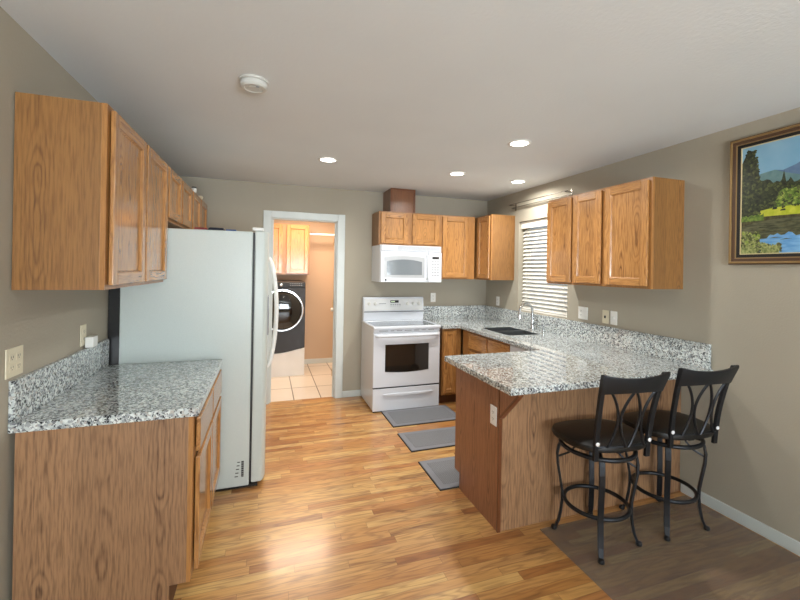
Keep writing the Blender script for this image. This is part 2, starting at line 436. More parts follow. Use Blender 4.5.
# white laundry door folded open behind the right jamb
a = math.radians(99)
dr = struct(obj('door_1', (lambda b: (bx(b, -0.74, 0.0, 0.0, 0.035, 0.008, 2.085), b)[1])(bmesh.new()), M['trimw'], bevel=0.002))
dr.location = (DR-0.012+0.028, 0.140, 0); dr.rotation_euler = (0, 0, PI - a + PI*0 )
dr.rotation_euler = (0, 0, -a)
bm = bmesh.new(); lathe(bm, [(0.026, 0.0), (0.026, -0.006), (0.012, -0.01), (0.012, -0.03), (0.026, -0.036), (0.029, -0.05), (0.02, -0.062), (0.004, -0.065)], (-0.68, 0.0, 0.97), 20, 'y')
obj('door_knob', bm, M['white_plastic'], dr, smooth=True, world=False)

# baseboards
def baseboard(name, *args):
    bm = bmesh.new()
    for (x0, x1, y0, y1) in args:
        bx(bm, x0, x1, y0, y1, 0, 0.075)
    return struct(obj(name, bm, M['trimw'], bevel=0.004))
baseboard('baseboard_right', (-0.013, 0, YR, -2.74))
baseboard('baseboard_left', (WL, WL+0.013, YR, -2.82))
baseboard('baseboard_back', (DR+cw+0.001, -0.62, -0.013, 0), (WL+0.001, DL-cw-0.001, -0.013, 0))
baseboard('baseboard_laundry', (-2.27, XR, YL-0.013, YL), (XR-0.013, XR, 0.14, YL-0.014), (-3.4, -2.98, YL-0.013, YL))
baseboard('baseboard_rear', (WL+0.014, -0.014, YR, YR+0.013))

# kitchen window in the right wall
wf = bmesh.new()
x0, x1 = 0.105, 0.14
for (ya, yb, za, zb) in ((WY0, WY0+0.045, WZ0, WZ1), (WY1-0.045, WY1, WZ0, WZ1), (WY0+0.045, WY1-0.045, WZ0, WZ0+0.045), (WY0+0.045, WY1-0.045, WZ1-0.045, WZ1), (WY0+0.045, WY1-0.045, 1.58, 1.62)):
    bx(wf, x0, x1, ya, yb, za, zb)
win = struct(obj('window_1', wf, M['trimw'], bevel=0.003))
box('pane', M['glass'], 0.120, 0.124, WY0+0.045, WY1-0.045, WZ0+0.045, WZ1-0.045, win)
# unseen window behind the camera, added to supply daylight
wf = bmesh.new()
for (xa, xb, za, zb) in ((-3.4, -3.34, 0.25, 2.25), (-0.46, -0.4, 0.25, 2.25), (-1.93, -1.87, 0.31, 2.19), (-3.34, -0.46, 0.25, 0.31), (-3.34, -0.46, 2.19, 2.25)):
    bx(wf, xa, xb, YR-0.12, YR-0.06, za, zb)
added_win = struct(obj('added_window', wf, M['trimw'], bevel=0.003))
box('pane', M['glass'], -3.34, -0.46, YR-0.092, YR-0.088, 0.31, 2.19, added_win)

# ---------------------------------------------------------------- cabinets
def door_parts(parent, x0, x1, z0, z1, yf, name='door', fw=0.056, mats=None, pmat=None):
    """five-piece door in the local frame: front looks along -y, front face at y = yf, 19 mm thick"""
    V_, H_ = mats or (M['oakZ'], M['oakX'])
    bm = bmesh.new(); t = 0.019
    bx(bm, x0, x0+fw, yf, yf+t, z0, z1, 0); bx(bm, x1-fw, x1, yf, yf+t, z0, z1, 0)
    bx(bm, x0+fw, x1-fw, yf, yf+t, z0, z0+fw, 1); bx(bm, x0+fw, x1-fw, yf, yf+t, z1-fw, z1, 1)
    d = obj(name, bm, [V_, H_], parent, bevel=0.004, world=False)
    bm = bmesh.new(); p = 0.013
    # recessed flat panel with a small sloping edge
    a, b, c, e = x0+fw-0.001, x1-fw+0.001, z0+fw-0.001, z1-fw+0.001
    o_ = [bm.verts.new(q) for q in ((a, yf+0.003, c), (b, yf+0.003, c), (b, yf+0.003, e), (a, yf+0.003, e))]
    i_ = [bm.verts.new(q) for q in ((a+0.007, yf+p, c+0.007), (b-0.007, yf+p, c+0.007), (b-0.007, yf+p, e-0.007), (a+0.007, yf+p, e-0.007))]
    k_ = [bm.verts.new(q) for q in ((a, yf+0.0178, c), (b, yf+0.0178, c), (b, yf+0.0178, e), (a, yf+0.0178, e))]
    bm.faces.new(i_); bm.faces.new(k_)
    for q in range(4):
        r = (q+1) % 4
        bm.faces.new((o_[q], o_[r], i_[r], i_[q])); bm.faces.new((o_[q], o_[r], k_[r], k_[q]))
    obj('door_panel', bm, pmat or V_, d, world=False)
    return d
def drawer_part(parent, x0, x1, z0, z1, yf):
    bm = bmesh.new(); bx(bm, x0, x1, yf, yf+0.019, z0, z1)
    return obj('drawer_front', bm, M['oakX'], parent, bevel=0.006, world=False)
def upper(label, loc, rotz, w, d, z0, z1, doors, group, side='oak_side', frame_pad=0.0):
    """wall cabinet: local x 0..w, back at y = 0, front frame at y = -d; loc = left back corner on the wall"""
    t = thing('wall_cabinet', label, 'cabinet', (loc[0], loc[1], z0), rotz, group)
    h = z1 - z0
    bm = bmesh.new(); bx(bm, 0, w, -d+0.019, 0, 0, h)
    obj('body', bm, M[side], t, bevel=0.001, world=False)
    bm = bmesh.new(); xs = [0.0, 0.035]
    for (a, b) in doors: xs += [a+0.015, b-0.015]
    # frame with openings behind the doors
    xs = [0.0] + [v for (a, b) in doors for v in (a+0.02, b-0.02)] + [w]
    cells(bm, xs, [0, 0.035, h-0.035, h], lambda i, j: not (i % 2 == 1 and j == 1), -d, -d+0.0185, 'y')
    obj('face_frame', bm, M['oak_frame'], t, world=False)
    for (a, b) in doors:
        door_parts(t, a, b, 0.018, h-0.018, -d-0.0235)
    return t
ZU0, ZU1, DU = 1.437, 2.214, 0.305
G1 = 'oak wall cabinets of the kitchen'
# left wall: rotz = +90deg turns local x to +y and local -y to +x
upper('tall two-door oak wall cabinet on the left wall above the short granite counter', (WL+0.005, -2.80), PI/2, 1.00, DU, ZU0, ZU1,
      [(0.025, 0.490), (0.520, 0.985)], G1)
upper('short two-door oak wall cabinet over the front half of the refrigerator', (WL+0.005, -1.795), PI/2, 0.885, DU, 1.845, ZU1,
      [(0.025, 0.425), (0.465, 0.865)], G1)
upper('short two-door oak wall cabinet beyond the refrigerator, touching the back wall', (WL+0.005, -0.905), PI/2, 0.895, DU, 1.845, ZU1,
      [(0.025, 0.430), (0.465, 0.875)], G1)
# back wall: rotz = 0
upper('short two-door oak wall cabinet above the white microwave', (-1.604, -0.001), 0, 0.770, DU+0.02, 1.826, ZU1,
      [(0.022, 0.350), (0.404, 0.748)], G1)
upper('single-door oak wall cabinet just right of the microwave', (-0.833, -0.001), 0, 0.468, DU+0.02, ZU0, ZU1,
      [(0.023, 0.370)], G1)
# right wall: rotz = -90deg turns local x to -y and local -y to -x
upper('narrow single-door oak corner cabinet beside the kitchen window, its blank side facing the room', (-0.001, -0.001), -PI/2, 0.650, DU+0.018, ZU0, ZU1,
      [(0.355, 0.636)], G1)
upper('two-door oak wall cabinet whose far door overlaps the window blind', (-0.001, -1.640), -PI/2, 0.672, DU, ZU0, ZU1,
      [(0.015, 0.325), (0.350, 0.656)], G1)
upper('wide single-door oak wall cabinet nearest the framed landscape', (-0.001, -2.3125), -PI/2, 0.415, DU, ZU0, ZU1,
      [(0.022, 0.395)], G1)
# laundry
upper('pale two-door oak cabinet above the washing machine in the laundry room', (-2.985, YL-0.001), 0, 0.785, 0.325, ZU0, 2.205,
      [(0.02, 0.385), (0.446, 0.765)], None)
# boxed chase above the microwave cabinet
t = thing('vent_chase_box', 'small reddish oak box standing on the microwave cabinet and reaching the ceiling', 'duct box', (-1.315, -0.16, 2.216))
bm = bmesh.new(); bx(bm, -1.467, -1.165, -0.316, -0.004, 2.216, HC-0.002); obj('body', bm, M['oak_box'], t, bevel=0.001)
bm = bmesh.new()
bx(bm, -1.469, -1.449, -0.325, -0.3165, 2.216, HC-0.002); bx(bm, -1.183, -1.163, -0.325, -0.3165, 2.216, HC-0.002); bx(bm, -1.449, -1.183, -0.325, -0.3165, HC-0.022, HC-0.002)
obj('edge_trim', bm, M['oak_trim'], t)

# left base cabinet
BX = -3.108      # front plane of its frame
t = thing('base_cabinet', 'oak base cabinet with two doors and two drawers under the left granite counter', 'cabinet', (WL+0.001, -2.792, 0.0), PI/2)
D = BX - WL - 0.001; Wd = 0.985
bm = bmesh.new(); prism(bm, [(-D+0.019, 0.140), (-D+0.085, 0.140), (-D+0.085, 0.0), (-0.020, 0.0), (-0.020, 0.874), (-D+0.019, 0.874)], 'x', 0, 0.016)
obj('end_panel', bm, M['oak_end'], t, world=False)
bm = bmesh.new(); bx(bm, 0.0165, Wd, -D+0.019, -0.020, 0.14, 0.874); obj('body', bm, M['oak_side'], t, world=False)
bm = bmesh.new(); bx(bm, 0.0165, Wd, -D+0.085, -D+0.095, 0, 0.14); obj('toe_kick', bm, M['oak_dark'], t, world=False)
bm = bmesh.new(); cells(bm, [0, 0.065, 0.475, 0.53, 0.95, Wd], [0.14, 0.18, 0.66, 0.71, 0.83, 0.874], lambda i, j: not (i % 2 == 1 and j % 2 == 1), -D, -D+0.0185, 'y')
obj('face_frame', bm, M['oak_frame'], t, world=False)
for a, b in ((0.046, 0.495), (0.514, 0.965)):
    door_parts(t, a, b, 0.158, 0.672, -D-0.0235); drawer_part(t, a, b, 0.697, 0.852, -D-0.0235)

# right / back base cabinets
FX = -0.605
t = thing('base_cabinet', 'narrow single-door oak base cabinet between the range and the corner', 'cabinet', (-0.903, -0.001, 0))
bm = bmesh.new(); bx(bm, 0, 0.236, -0.570, 0, 0.11, 0.874); obj('body', bm, M['oak_side'], t, world=False)
bm = bmesh.new(); bx(bm, 0, 0.236, -0.52, -0.51, 0, 0.11); obj('toe_kick', bm, M['oak_dark'], t, world=False)
bm = bmesh.new(); cells(bm, [0, 0.03, 0.145, 0.236], [0.11, 0.15, 0.83, 0.874], lambda i, j: not (i == 1 and j == 1), -0.587, -0.5705, 'y'); obj('face_frame', bm, M['oak_frame'], t, world=False)
door_parts(t, 0.012, 0.166, 0.135, 0.850, -0.6065, fw=0.045)
t = thing('sink_cabinet', 'oak sink base cabinet with two drawer fronts under the window counter', 'cabinet', (-0.001, -0.626, 0), -PI/2)
bm = bmesh.new(); bx(bm, 0, 0.016, -0.638, 0, 0.11, 0.874); bx(bm, 0.956, 0.972, -0.638, 0, 0.11, 0.874); bx(bm, 0.016, 0.956, -0.638, 0, 0.11, 0.126); bx(bm, 0.016, 0.956, -0.012, 0, 0.126, 0.66)
obj('body', bm, M['oak_side'], t, world=False)
bm = bmesh.new(); bx(bm, 0, 0.972, -0.588, -0.578, 0, 0.11); obj('toe_kick', bm, M['oak_dark'], t, world=False)
bm = bmesh.new(); cells(bm, [0, 0.175, 0.535, 0.59, 0.945, 0.972], [0.11, 0.15, 0.64, 0.69, 0.83, 0.874], lambda i, j: not (i % 2 == 1 and j % 2 == 1), -0.657, -0.6385, 'y'); obj('face_frame', bm, M['oak_frame'], t, world=False)
for a, b in ((0.160, 0.553), (0.572, 0.962)):
    door_parts(t, a, b, 0.135, 0.655, -0.6765); drawer_part(t, a, b, 0.682, 0.850, -0.6765)
# dishwasher
t = thing('dishwasher', 'white dishwasher tucked under the counter between sink cabinet and peninsula', 'dishwasher', (-0.3, -1.88, 0))
box('body', M['white_plastic'], -0.640, -0.03, -2.148, -1.604, 0.10, 0.868, t)
box('door', M['white'], -0.676, -0.642, -2.150, -1.602, 0.13, 0.735, t, bevel=0.006)
box('control_panel', M['white'], -0.680, -0.642, -2.150, -1.602, 0.742, 0.868, t, bevel=0.006)
box('toe_panel', M['white_plastic'], -0.61, -0.595, -2.15, -1.604, 0.0, 0.10, t)
# peninsula cabinet
PX, PY0, PY1 = -1.498, -2.728, -2.155
t = thing('peninsula_cabinet', 'oak peninsula cabinet with a bare grained back behind the two stools', 'cabinet', (-0.75, -2.44, 0))
box('body', M['oak_side'], PX+0.02, -0.004, PY0+0.016, PY1-0.02, 0.11, 0.873, t)
bm = bmesh.new(); prism(bm, [(PY0+0.006, 0.0), (PY1-0.075, 0.0), (PY1-0.075, 0.11), (PY1, 0.11), (PY1, 0.873), (PY0+0.006, 0.873)], 'x', PX, PX+0.019); M['oak_peninsula'] = oak('oak_peninsula_end', 'Z', rgb(156, 106, 74), rgb(84, 48, 28), 0.85, rough=0.45, freq=120, plank=0.19); obj('end_panel', bm, M['oak_peninsula'], t)
box('back_panel', M['oak_end'], PX+0.020, -0.004, PY0, PY0+0.015, 0.0, 0.873, t)
bm = bmesh.new(); bx(bm, PX-0.004, PX+0.018, PY0-0.008, PY0+0.0055, 0.0, 0.70); obj('corner_trim', bm, M['oak_trim'], t, bevel=0.002)
bm = bmesh.new(); prism(bm, [(PY0-0.0085, 0.690), (PY0-0.180, 0.861), (PY0-0.180, 0.873), (PY0-0.0085, 0.873)], 'x', PX-0.001, PX+0.016, 0)
br_ = obj('bracket', bm, M['oak_peninsula'], t)
bm = bmesh.new(); prism(bm, [(PY0-0.0085, 0.672), (PY0-0.192, 0.8555), (PY0-0.192, 0.873), (PY0-0.181, 0.873), (PY0-0.181, 0.8615), (PY0-0.0085, 0.6895)], 'x', PX-0.003, PX+0.030, 0)
obj('bracket_edge', bm, M['oak_trim'], br_, bevel=0.001)
box('toe_kick', M['oak_dark'], PX+0.02, -0.70, PY1-0.085, PY1-0.075, 0.0, 0.109, t)
box('face_frame', M['oak_frame'], PX+0.02, -0.70, PY1-0.0195, PY1-0.001, 0.11, 0.873, t)

# ---------------------------------------------------------------- countertops
t = thing('countertop', 'short speckled granite counter on the left base cabinet', 'countertop', (WL+0.33, -2.31, 0.875))
bm = bmesh.new(); bx(bm, WL+0.0005, -3.085, -2.802, -1.802, 0.8745, 0.914); obj('slab', bm, M['granite'], t, bevel=0.005)
bm = bmesh.new(); bx(bm, WL+0.0005, WL+0.021, -2.798, -1.802, 0.9145, 1.080); obj('backsplash', bm, M['granite'], t, bevel=0.002)
t = thing('countertop', 'long speckled granite counter wrapping past the sink to the peninsula', 'countertop', (-0.6, -1.6, 0.875))
SX0, SX1, SY0, SY1 = -0.560, -0.185, -1.40, -0.86
bm = bmesh.new()
us = [-1.566, -0.912, -0.700, SX0, SX1, -0.0005]; vs = [-2.945, -2.090, SY0, SY1, -0.622, -0.0005]
def solid(i, j):
    if i == 3 and j == 2: return False
    if i >= 2: return True
    if j == 0: return True
    return i == 1 and j == 4
cells(bm, us, vs, solid, 0.8745, 0.914); obj('slab', bm, M['granite'], t, bevel=0.005)
bm = bmesh.new(); cells(bm, [SX0+0.0004, SX0+0.0034, SX1-0.0034, SX1-0.0004], [SY0+0.0004, SY0+0.0034, -1.140, -1.120, SY1-0.0034, SY1-0.0004], lambda i, j: not (i == 1 and j in (1, 3)), 0.8742, 0.9128)
obj('cutout_lining', bm, M['steel'], t)
bm = bmesh.new()
bx(bm, -0.912, -0.0225, -0.021, -0.0005, 0.9145, 1.080); bx(bm, -0.022, -0.0005, -2.926, -0.0005, 0.9145, 1.080)
obj('backsplash', bm, M['granite'], t)
# double sink (undermount)
t = thing('sink', 'stainless double-bowl sink set into the granite counter below the window', 'sink', (-0.372, -1.13, 0.72))
bm = bmesh.new(); w_ = 0.004; ym = -1.13
for ya, yb in ((SY0+0.0006, ym-0.012), (ym+0.012, SY1-0.0006)):
    xa, xb = SX0+0.0006, SX1-0.0006; zb, zt = 0.70, 0.8735
    bx(bm, xa, xb, ya, yb, zb, zb+w_)
    bx(bm, xa, xa+w_, ya, yb, zb+w_, zt); bx(bm, xb-w_, xb, ya, yb, zb+w_, zt); bx(bm, xa+w_, xb-w_, ya, ya+w_, zb+w_, zt); bx(bm, xa+w_, xb-w_, yb-w_, yb, zb+w_, zt)
bx(bm, SX0+0.0006, SX1-0.0006, ym-0.0119, ym+0.0119, 0.845, 0.8735)
obj('bowl', bm, M['steel'], t)
for y in (-1.265, -0.995):
    bm = bmesh.new(); lathe(bm, [(0.042, 0.7042), (0.042, 0.7075), (0.03, 0.7075), (0.028, 0.7055)], (-0.372, y, 0), 24); obj('drain', bm, M['chrome'], t, smooth=True)
# faucet
t = thing('faucet', 'chrome gooseneck kitchen faucet behind the double sink', 'faucet', (-0.085, -1.13, 0.9145))
fy = -1.13; fx = -0.085
bm = bmesh.new(); lathe(bm, [(0.027, 0.9147), (0.027, 0.925), (0.019, 0.932), (0.016, 1.0), (0.017, 1.03), (0.012, 1.045)], (fx, fy, 0), 20); obj('base', bm, M['chrome'], t, smooth=True)
pts = [(fx, fy, 1.04), (fx, fy, 1.10)] + [(fx-0.085+0.085*math.cos(a), fy-0.01*a/PI, 1.115+0.085*math.sin(a)) for a in [PI*k/12 for k in range(13)]] + [(fx-0.172, fy-0.012, 1.07), (fx-0.172, fy-0.012, 1.03)]
bm = bmesh.new(); tube(bm, pts, [0.0125]*(len(pts)-3)+[0.014, 0.019, 0.018], 14); obj('spout', bm, M['chrome'], t, smooth=True)
bm = bmesh.new(); tube(bm, [(fx, fy-0.018, 0.975), (fx, fy-0.045, 0.985), (fx-0.005, fy-0.095, 1.02)], [0.012, 0.010, 0.006], 12); obj('handle', bm, M['chrome'], t, smooth=True)
t = thing('soap_dispenser', 'small chrome soap pump beside the faucet', 'soap dispenser', (-0.075, -1.30, 0.9145))
bm = bmesh.new(); lathe(bm, [(0.02, 0.9147), (0.02, 0.922), (0.011, 0.928), (0.009, 0.975), (0.012, 0.98), (0.01, 0.99)], (-0.075, -1.30, 0), 18); obj('base', bm, M['chrome'], t, smooth=True)
bm = bmesh.new(); tube(bm, [(-0.075, -1.30, 0.989), (-0.095, -1.30, 0.997), (-0.13, -1.30, 0.985)], [0.007, 0.007, 0.005], 10); obj('nozzle', bm, M['chrome'], t, smooth=True)

# ---------------------------------------------------------------- refrigerator
FY0, FY1 = -1.786, -0.885
t = thing('refrigerator', 'tall white side-by-side refrigerator standing against the left wall', 'refrigerator', (-3.29, -1.335, 0))
box('body', M['fridge'], -3.69, -2.906, FY0, FY1, 0.020, 1.790, t, bevel=0.006)
def bulge(x_back, xe, xm, y0, y1, z0, z1):
    bm = bmesh.new(); n = 14; poly = [(x_back, y0)]
    for k in range(n+1):
        s = k/n; y = y0 + (y1-y0)*s
        poly.append((xe + (xm-xe)*(1-(2*s-1)**4)**0.8, y))
    poly.append((x_back, y1)); prism(bm, poly, 'z', z0, z1); return bm
FS = -1.405
d1 = obj('freezer_door', bulge(-2.892, -2.828, -2.800, FY0, FS-0.004, 0.034, 1.797), M['fridge'], t, bevel=0.008)
d2 = obj('fridge_door', bulge(-2.892, -2.828, -2.800, FS+0.004, FY1, 0.034, 1.797), M['fridge'], t, bevel=0.008)
def fhandle(y, par):
    bm = bmesh.new(); n = 24; pts = []; rr = []
    for k in range(n+1):
        s = k/n; z = 0.76 + 0.86*s; b = math.sin(PI*s)**0.6
        pts.append((-2.797 + 0.063*b, y, z)); rr.append(0.016 if 0 < k < n else 0.012)
    tube(bm, pts, rr, 12); obj('handle', bm, M['white_plastic'], par, smooth=True)
fhandle(-1.450, d1); fhandle(-1.362, d2)
bm = bmesh.new(); bx(bm, -2.8005, -2.792, -1.70, -1.50, 1.05, 1.33, 0); bx(bm, -2.792, -2.7905, -1.685, -1.515, 1.06, 1.24, 1); bx(bm, -2.792, -2.790, -1.685, -1.515, 1.26, 1.32, 2)
obj('ice_dispenser', bm, [M['grey_line'], M['panel_brown'], M['white_plastic']], d1, bevel=0.001)
for y in (FY0+0.04, FY1-0.04): box('hinge_cover', M['white_plastic'], -2.91, -2.835, y-0.028, y+0.028, 1.7985, 1.822, t, bevel=0.005)
box('toe_grille', M['black'], -3.66, -2.850, FY0+0.012, FY1-0.012, 0.003, 0.0195, t)
for y in (FY0+0.06, FY1-0.06):
    for x in (-2.90, -3.60):
        bm = bmesh.new(); tube(bm, [(x, y-0.012, 0.0046), (x, y+0.012, 0.0046)], 0.0044, 14); obj('caster', bm, M['black'], t)
box('gasket', M['dark_line'], -2.9055, -2.8925, FY0+0.010, FY1-0.010, 0.040, 1.785, t)
box('wall_gap_shade', M['black'], -3.752, -3.6905, FY0+0.006, FY1-0.006, 0.030, 1.76, t)  # black sheet painting in the shade between fridge and wall
bm = bmesh.new()
bx(bm, -2.956, -2.940, FY0-0.0012, FY0-0.0002, 0.085, 0.195, 0)
for k, z in enumerate((0.088, 0.112, 0.138, 0.162, 0.186)): bx(bm, -2.998+0.004*k, -2.976+0.003*k, FY0-0.0012, FY0-0.0002, z, z+0.006, 0)
for k in range(7): bx(bm, -2.955, -2.941, FY0-0.0016, FY0-0.0011, 0.09+0.015*k, 0.092+0.015*k, 1)
obj('rating_label', bm, [M['dark_line'], M['fridge']], t)
# things lying on top of it
tz = 1.7905
tag(box('flat_box', plain('red_card', rgb(132, 34, 38), 0.5), -3.30, -3.22, -1.62, -1.45, tz, tz+0.028, bevel=0.003), 'small dark red flat box on top of the refrigerator', 'box')
tag(box('zip_pouch', plain('navy_black_cloth', rgb(26, 32, 50), 0.6), -3.215, -3.11, -1.60, -1.42, tz, tz+0.034, bevel=0.012), 'dark navy pouch lying on the refrigerator between the red box and blue tin', 'pouch')
tag(box('flat_tin', plain('blue_tin', rgb(52, 92, 160), 0.35), -3.10, -3.03, -1.58, -1.44, tz, tz+0.026, bevel=0.004), 'small blue flat tin on top of the refrigerator', 'tin')
# small jars on the cabinets above
bm = bmesh.new(); lathe(bm, [(0.020, 0), (0.022, 0.006), (0.022, 0.032), (0.018, 0.040)], (-3.452, -0.69, ZU1+0.0005), 20)
j = obj('jar', bm, M['white_plastic'], smooth=True); tag(j, 'small white jar with a dark lid on top of the left cabinets', 'jar')
bm = bmesh.new(); lathe(bm, [(0.019, 0.0403), (0.019, 0.050), (0.015, 0.052)], (-3.452, -0.69, ZU1+0.0005), 20); obj('lid', bm, M['dark_line'], j, smooth=True)
bm = bmesh.new(); lathe(bm, [(0.018, 0), (0.026, 0.014), (0.026, 0.024), (0.017, 0.034)], (-3.455, -0.30, ZU1+0.0005), 20)
tag(obj('pot', bm, M['ivory'], smooth=True), 'tiny beige pot on top of the left cabinets near the back wall', 'pot')

# ---------------------------------------------------------------- electric range
RX0, RX1, RF = -1.724, -0.944, -0.592
t = thing('kitchen_range', 'white freestanding electric range with a smooth cooktop against the back wall', 'stove', ((RX0+RX1)/2, -0.3, 0))
box('body', M['white'], RX0+0.004, RX1-0.004, RF, -0.030, 0.022, 0.892, t, bevel=0.003)
for x in (RX0+0.04, RX1-0.04):
    for y in (RF+0.04, -0.07):
        bm = bmesh.new(); lathe(bm, [(0.018, 0.0), (0.018, 0.0215)], (x, y, 0), 12); obj('foot', bm, M['black'], t)
# cooktop: white rim and grey glass
bm = bmesh.new(); cells(bm, [RX0, RX0+0.03, RX1-0.03, RX1], [RF-0.045, RF-0.002, -0.135, -0.030], lambda i, j: not (i == 1 and j == 1), 0.8925, 0.925)
ck = obj('cooktop_rim', bm, M['white'], t, bevel=0.008)
gl = box('cooktop_glass', M['cook_glass'], RX0+0.03, RX1-0.03, RF-0.002, -0.135, 0.8925, 0.919, t)
for (x, y, r) in ((RX0+0.20, -0.43, 0.09), (RX1-0.20, -0.43, 0.11), (RX0+0.20, -0.24, 0.075), (RX1-0.20, -0.24, 0.075)):
    bm = bmesh.new(); lathe(bm, [(r, 0.9192), (r, 0.9198), (r-0.003, 0.9198), (r-0.003, 0.9192)], (x, y, 0), 40, ring=True)
    obj('burner_ring', bm, M['grey_line'], gl)
# backguard
bm = bmesh.new(); prism(bm, [(-0.030, 0.9255), (-0.110, 0.9255), (-0.118, 1.03), (-0.100, 1.195), (-0.088, 1.205), (-0.030, 1.205)], 'x', RX0+0.006, RX1-0.006)
bgd = obj('backguard', bm, M['white'], t, bevel=0.006)
def gy(z): return -0.118 + 0.018*(z-1.03)/0.165
bm = bmesh.new(); prism(bm, [(gy(1.045)-0.003, 1.045), (gy(1.185)-0.003, 1.185), (gy(1.185)+0.004, 1.185), (gy(1.045)+0.004, 1.045)], 'x', RX0+0.02, RX1-0.02)
cp = obj('control_panel', bm, plain('panel_light_grey', rgb(222, 224, 224), 0.3), bgd, bevel=0.002)
bm = bmesh.new(); prism(bm, [(-0.1195, 1.026), (-0.1195, 1.036), (-0.112, 1.036), (-0.112, 1.026)], 'x', RX0+0.01, RX1-0.01); obj('panel_seam', bm, plain('seam_mid_grey', rgb(104, 108, 112), 0.4), bgd)
zc = 1.152
bm = bmesh.new(); bx(bm, -1.385, -1.280, gy(zc)-0.006, gy(zc)-0.002, zc-0.015, zc+0.015); ds = obj('clock_display', bm, M['black'], cp)
bm = bmesh.new()
for q in range(3): bx(bm, -1.374+0.016*q, -1.362+0.016*q, gy(zc)-0.0068, gy(zc)-0.0061, zc-0.007, zc+0.007)
obj('clock_digit', bm, M['led_green'], ds)
for kx in (-1.650, -1.575, -1.165, -1.090, -1.018):
    zk = 1.128; bm = bmesh.new(); lathe(bm, [(0.024, 0.001), (0.024, -0.004), (0.019, -0.006), (0.017, -0.022), (0.014, -0.025)], (kx, gy(zk)-0.003, zk), 20, 'y'); bx(bm, kx-0.003, kx+0.003, gy(zk)-0.032, gy(zk)-0.027, zk-0.014, zk+0.014)
    obj('knob', bm, M['white_plastic'], cp, smooth=True)
bm = bmesh.new()
for r_ in range(2):
    for c_ in range(5): bx(bm, -1.385+0.028*c_, -1.367+0.028*c_, gy(1.11)-0.0045, gy(1.11)-0.0025, 1.112-0.022*r_, 1.122-0.022*r_)
bx(bm, -1.53, -1.44, gy(1.13)-0.0045, gy(1.13)-0.0025, 1.124, 1.132)
obj('button', bm, M['grey_line'], cp)
# oven door, bowed a little
def bowed(x0, x1, z0, z1, yb, ye, ym, n=12):
    bm = bmesh.new(); poly = [(x0, yb)]
    for k in range(n+1):
        s = k/n; poly.append((x0+(x1-x0)*s, ye+(ym-ye)*(1-(2*s-1)**2)))
    poly.append((x1, yb)); prism(bm, poly, 'z', z0, z1); return bm
od = obj('oven_door', bowed(RX0+0.004, RX1-0.004, 0.268, 0.850, RF-0.001, RF-0.030, RF-0.034), M['white'], t, bevel=0.004)
bm = bmesh.new(); xa, xb, za, zb = -1.590, -1.085, 0.425, 0.728; yb = RF-0.0335
top = [(xa, zb-0.004), (xb, zb-0.004)]; n = 10
poly = [(xb, zb), (xa, zb)] + [(xa+(xb-xa)*k/n, za-0.016*(1-(2*k/n-1)**2)+0.012) for k in range(n+1)]
prism(bm, poly, 'y', yb-0.003, yb+0.002); obj('door_window', bm, M['oven_glass'], od)
bm = bmesh.new(); pts = [(RX0+0.03, RF-0.032, 0.824), (RX0+0.045, RF-0.062, 0.826)] + [(RX0+0.06+(RX1-RX0-0.12)*k/8, RF-0.066-0.008*math.sin(PI*k/8), 0.827) for k in range(9)] + [(RX1-0.045, RF-0.062, 0.826), (RX1-0.03, RF-0.032, 0.824)]
tube(bm, pts, 0.016, 12); obj('oven_handle', bm, M['white'], od, smooth=True)
vt = box('vent_trim', M['white'], RX0+0.006, RX1-0.006, RF-0.026, RF-0.001, 0.856, 0.890, t, bevel=0.003)
for (a, b) in ((-1.66, -1.56), (-1.53, -1.49), (-1.46, -1.40), (-1.37, -1.29), (-1.26, -1.20), (-1.17, -1.12), (-1.09, -1.02)): box('vent_slot', M['grey_line'], a, b, RF-0.0272, RF-0.0215, 0.872, 0.880, vt)
dw = obj('storage_drawer', bowed(RX0+0.004, RX1-0.004, 0.014, 0.252, RF-0.001, RF-0.028, RF-0.032), M['white'], t, bevel=0.004)
box('under_gap_shade', M['black'], RX0+0.012, RX1-0.012, RF-0.022, RF-0.004, 0.001, 0.0135, t)  # black strip standing in for the dark gap below the drawer
box('door_gap_shade', M['dark_line'], RX0+0.006, RX1-0.006, RF-0.020, RF-0.0005, 0.2525, 0.2675, t)  # dark strip added as shade in the gap between door and drawer
bm = bmesh.new(); n = 16; up, lo = [], []
for k in range(n+1):
    s = k/n; x = -1.61+0.575*s; up.append((x, 0.196)); lo.append((x, 0.186-0.020*(1-(2*s-1)**4)))
prism(bm, up+lo[::-1], 'y', RF-0.044, RF-0.030); obj('drawer_pull', bm, M['white'], dw, bevel=0.004)

# ---------------------------------------------------------------- microwave
MX0, MX1, MF = -1.601, -0.845, -0.385
t = thing('microwave', 'white over-the-range microwave hung below the short oak cabinet', 'microwave', ((MX0+MX1)/2, -0.2, 1.39))
box('body', M['white'], MX0, MX1, MF, -0.0015, 1.396, 1.824, t, bevel=0.003)
bm = bmesh.new(); bx(bm, MX0+0.01, MX1-0.01, MF-0.024, MF-0.001, 1.757, 1.822)
vg = obj('vent_grille', bm, M['white'], t, bevel=0.004)
bm = bmesh.new()
for k in range(5): bx(bm, MX0+0.20, MX1-0.03, MF-0.0262, MF-0.0242, 1.768+0.010*k, 1.772+0.010*k)
obj('grille_slot', bm, M['grey_line'], vg)
dz0, dz1, dxs = 1.399, 1.750, -1.020
md = obj('door', bowed(MX0+0.004, dxs, dz0, dz1, MF-0.001, MF-0.030, MF-0.046), M['white'], t, bevel=0.006)
def my(x): s = (x-(MX0+0.004))/(dxs-MX0-0.004); return MF-0.030-0.016*(1-(2*s-1)**2)
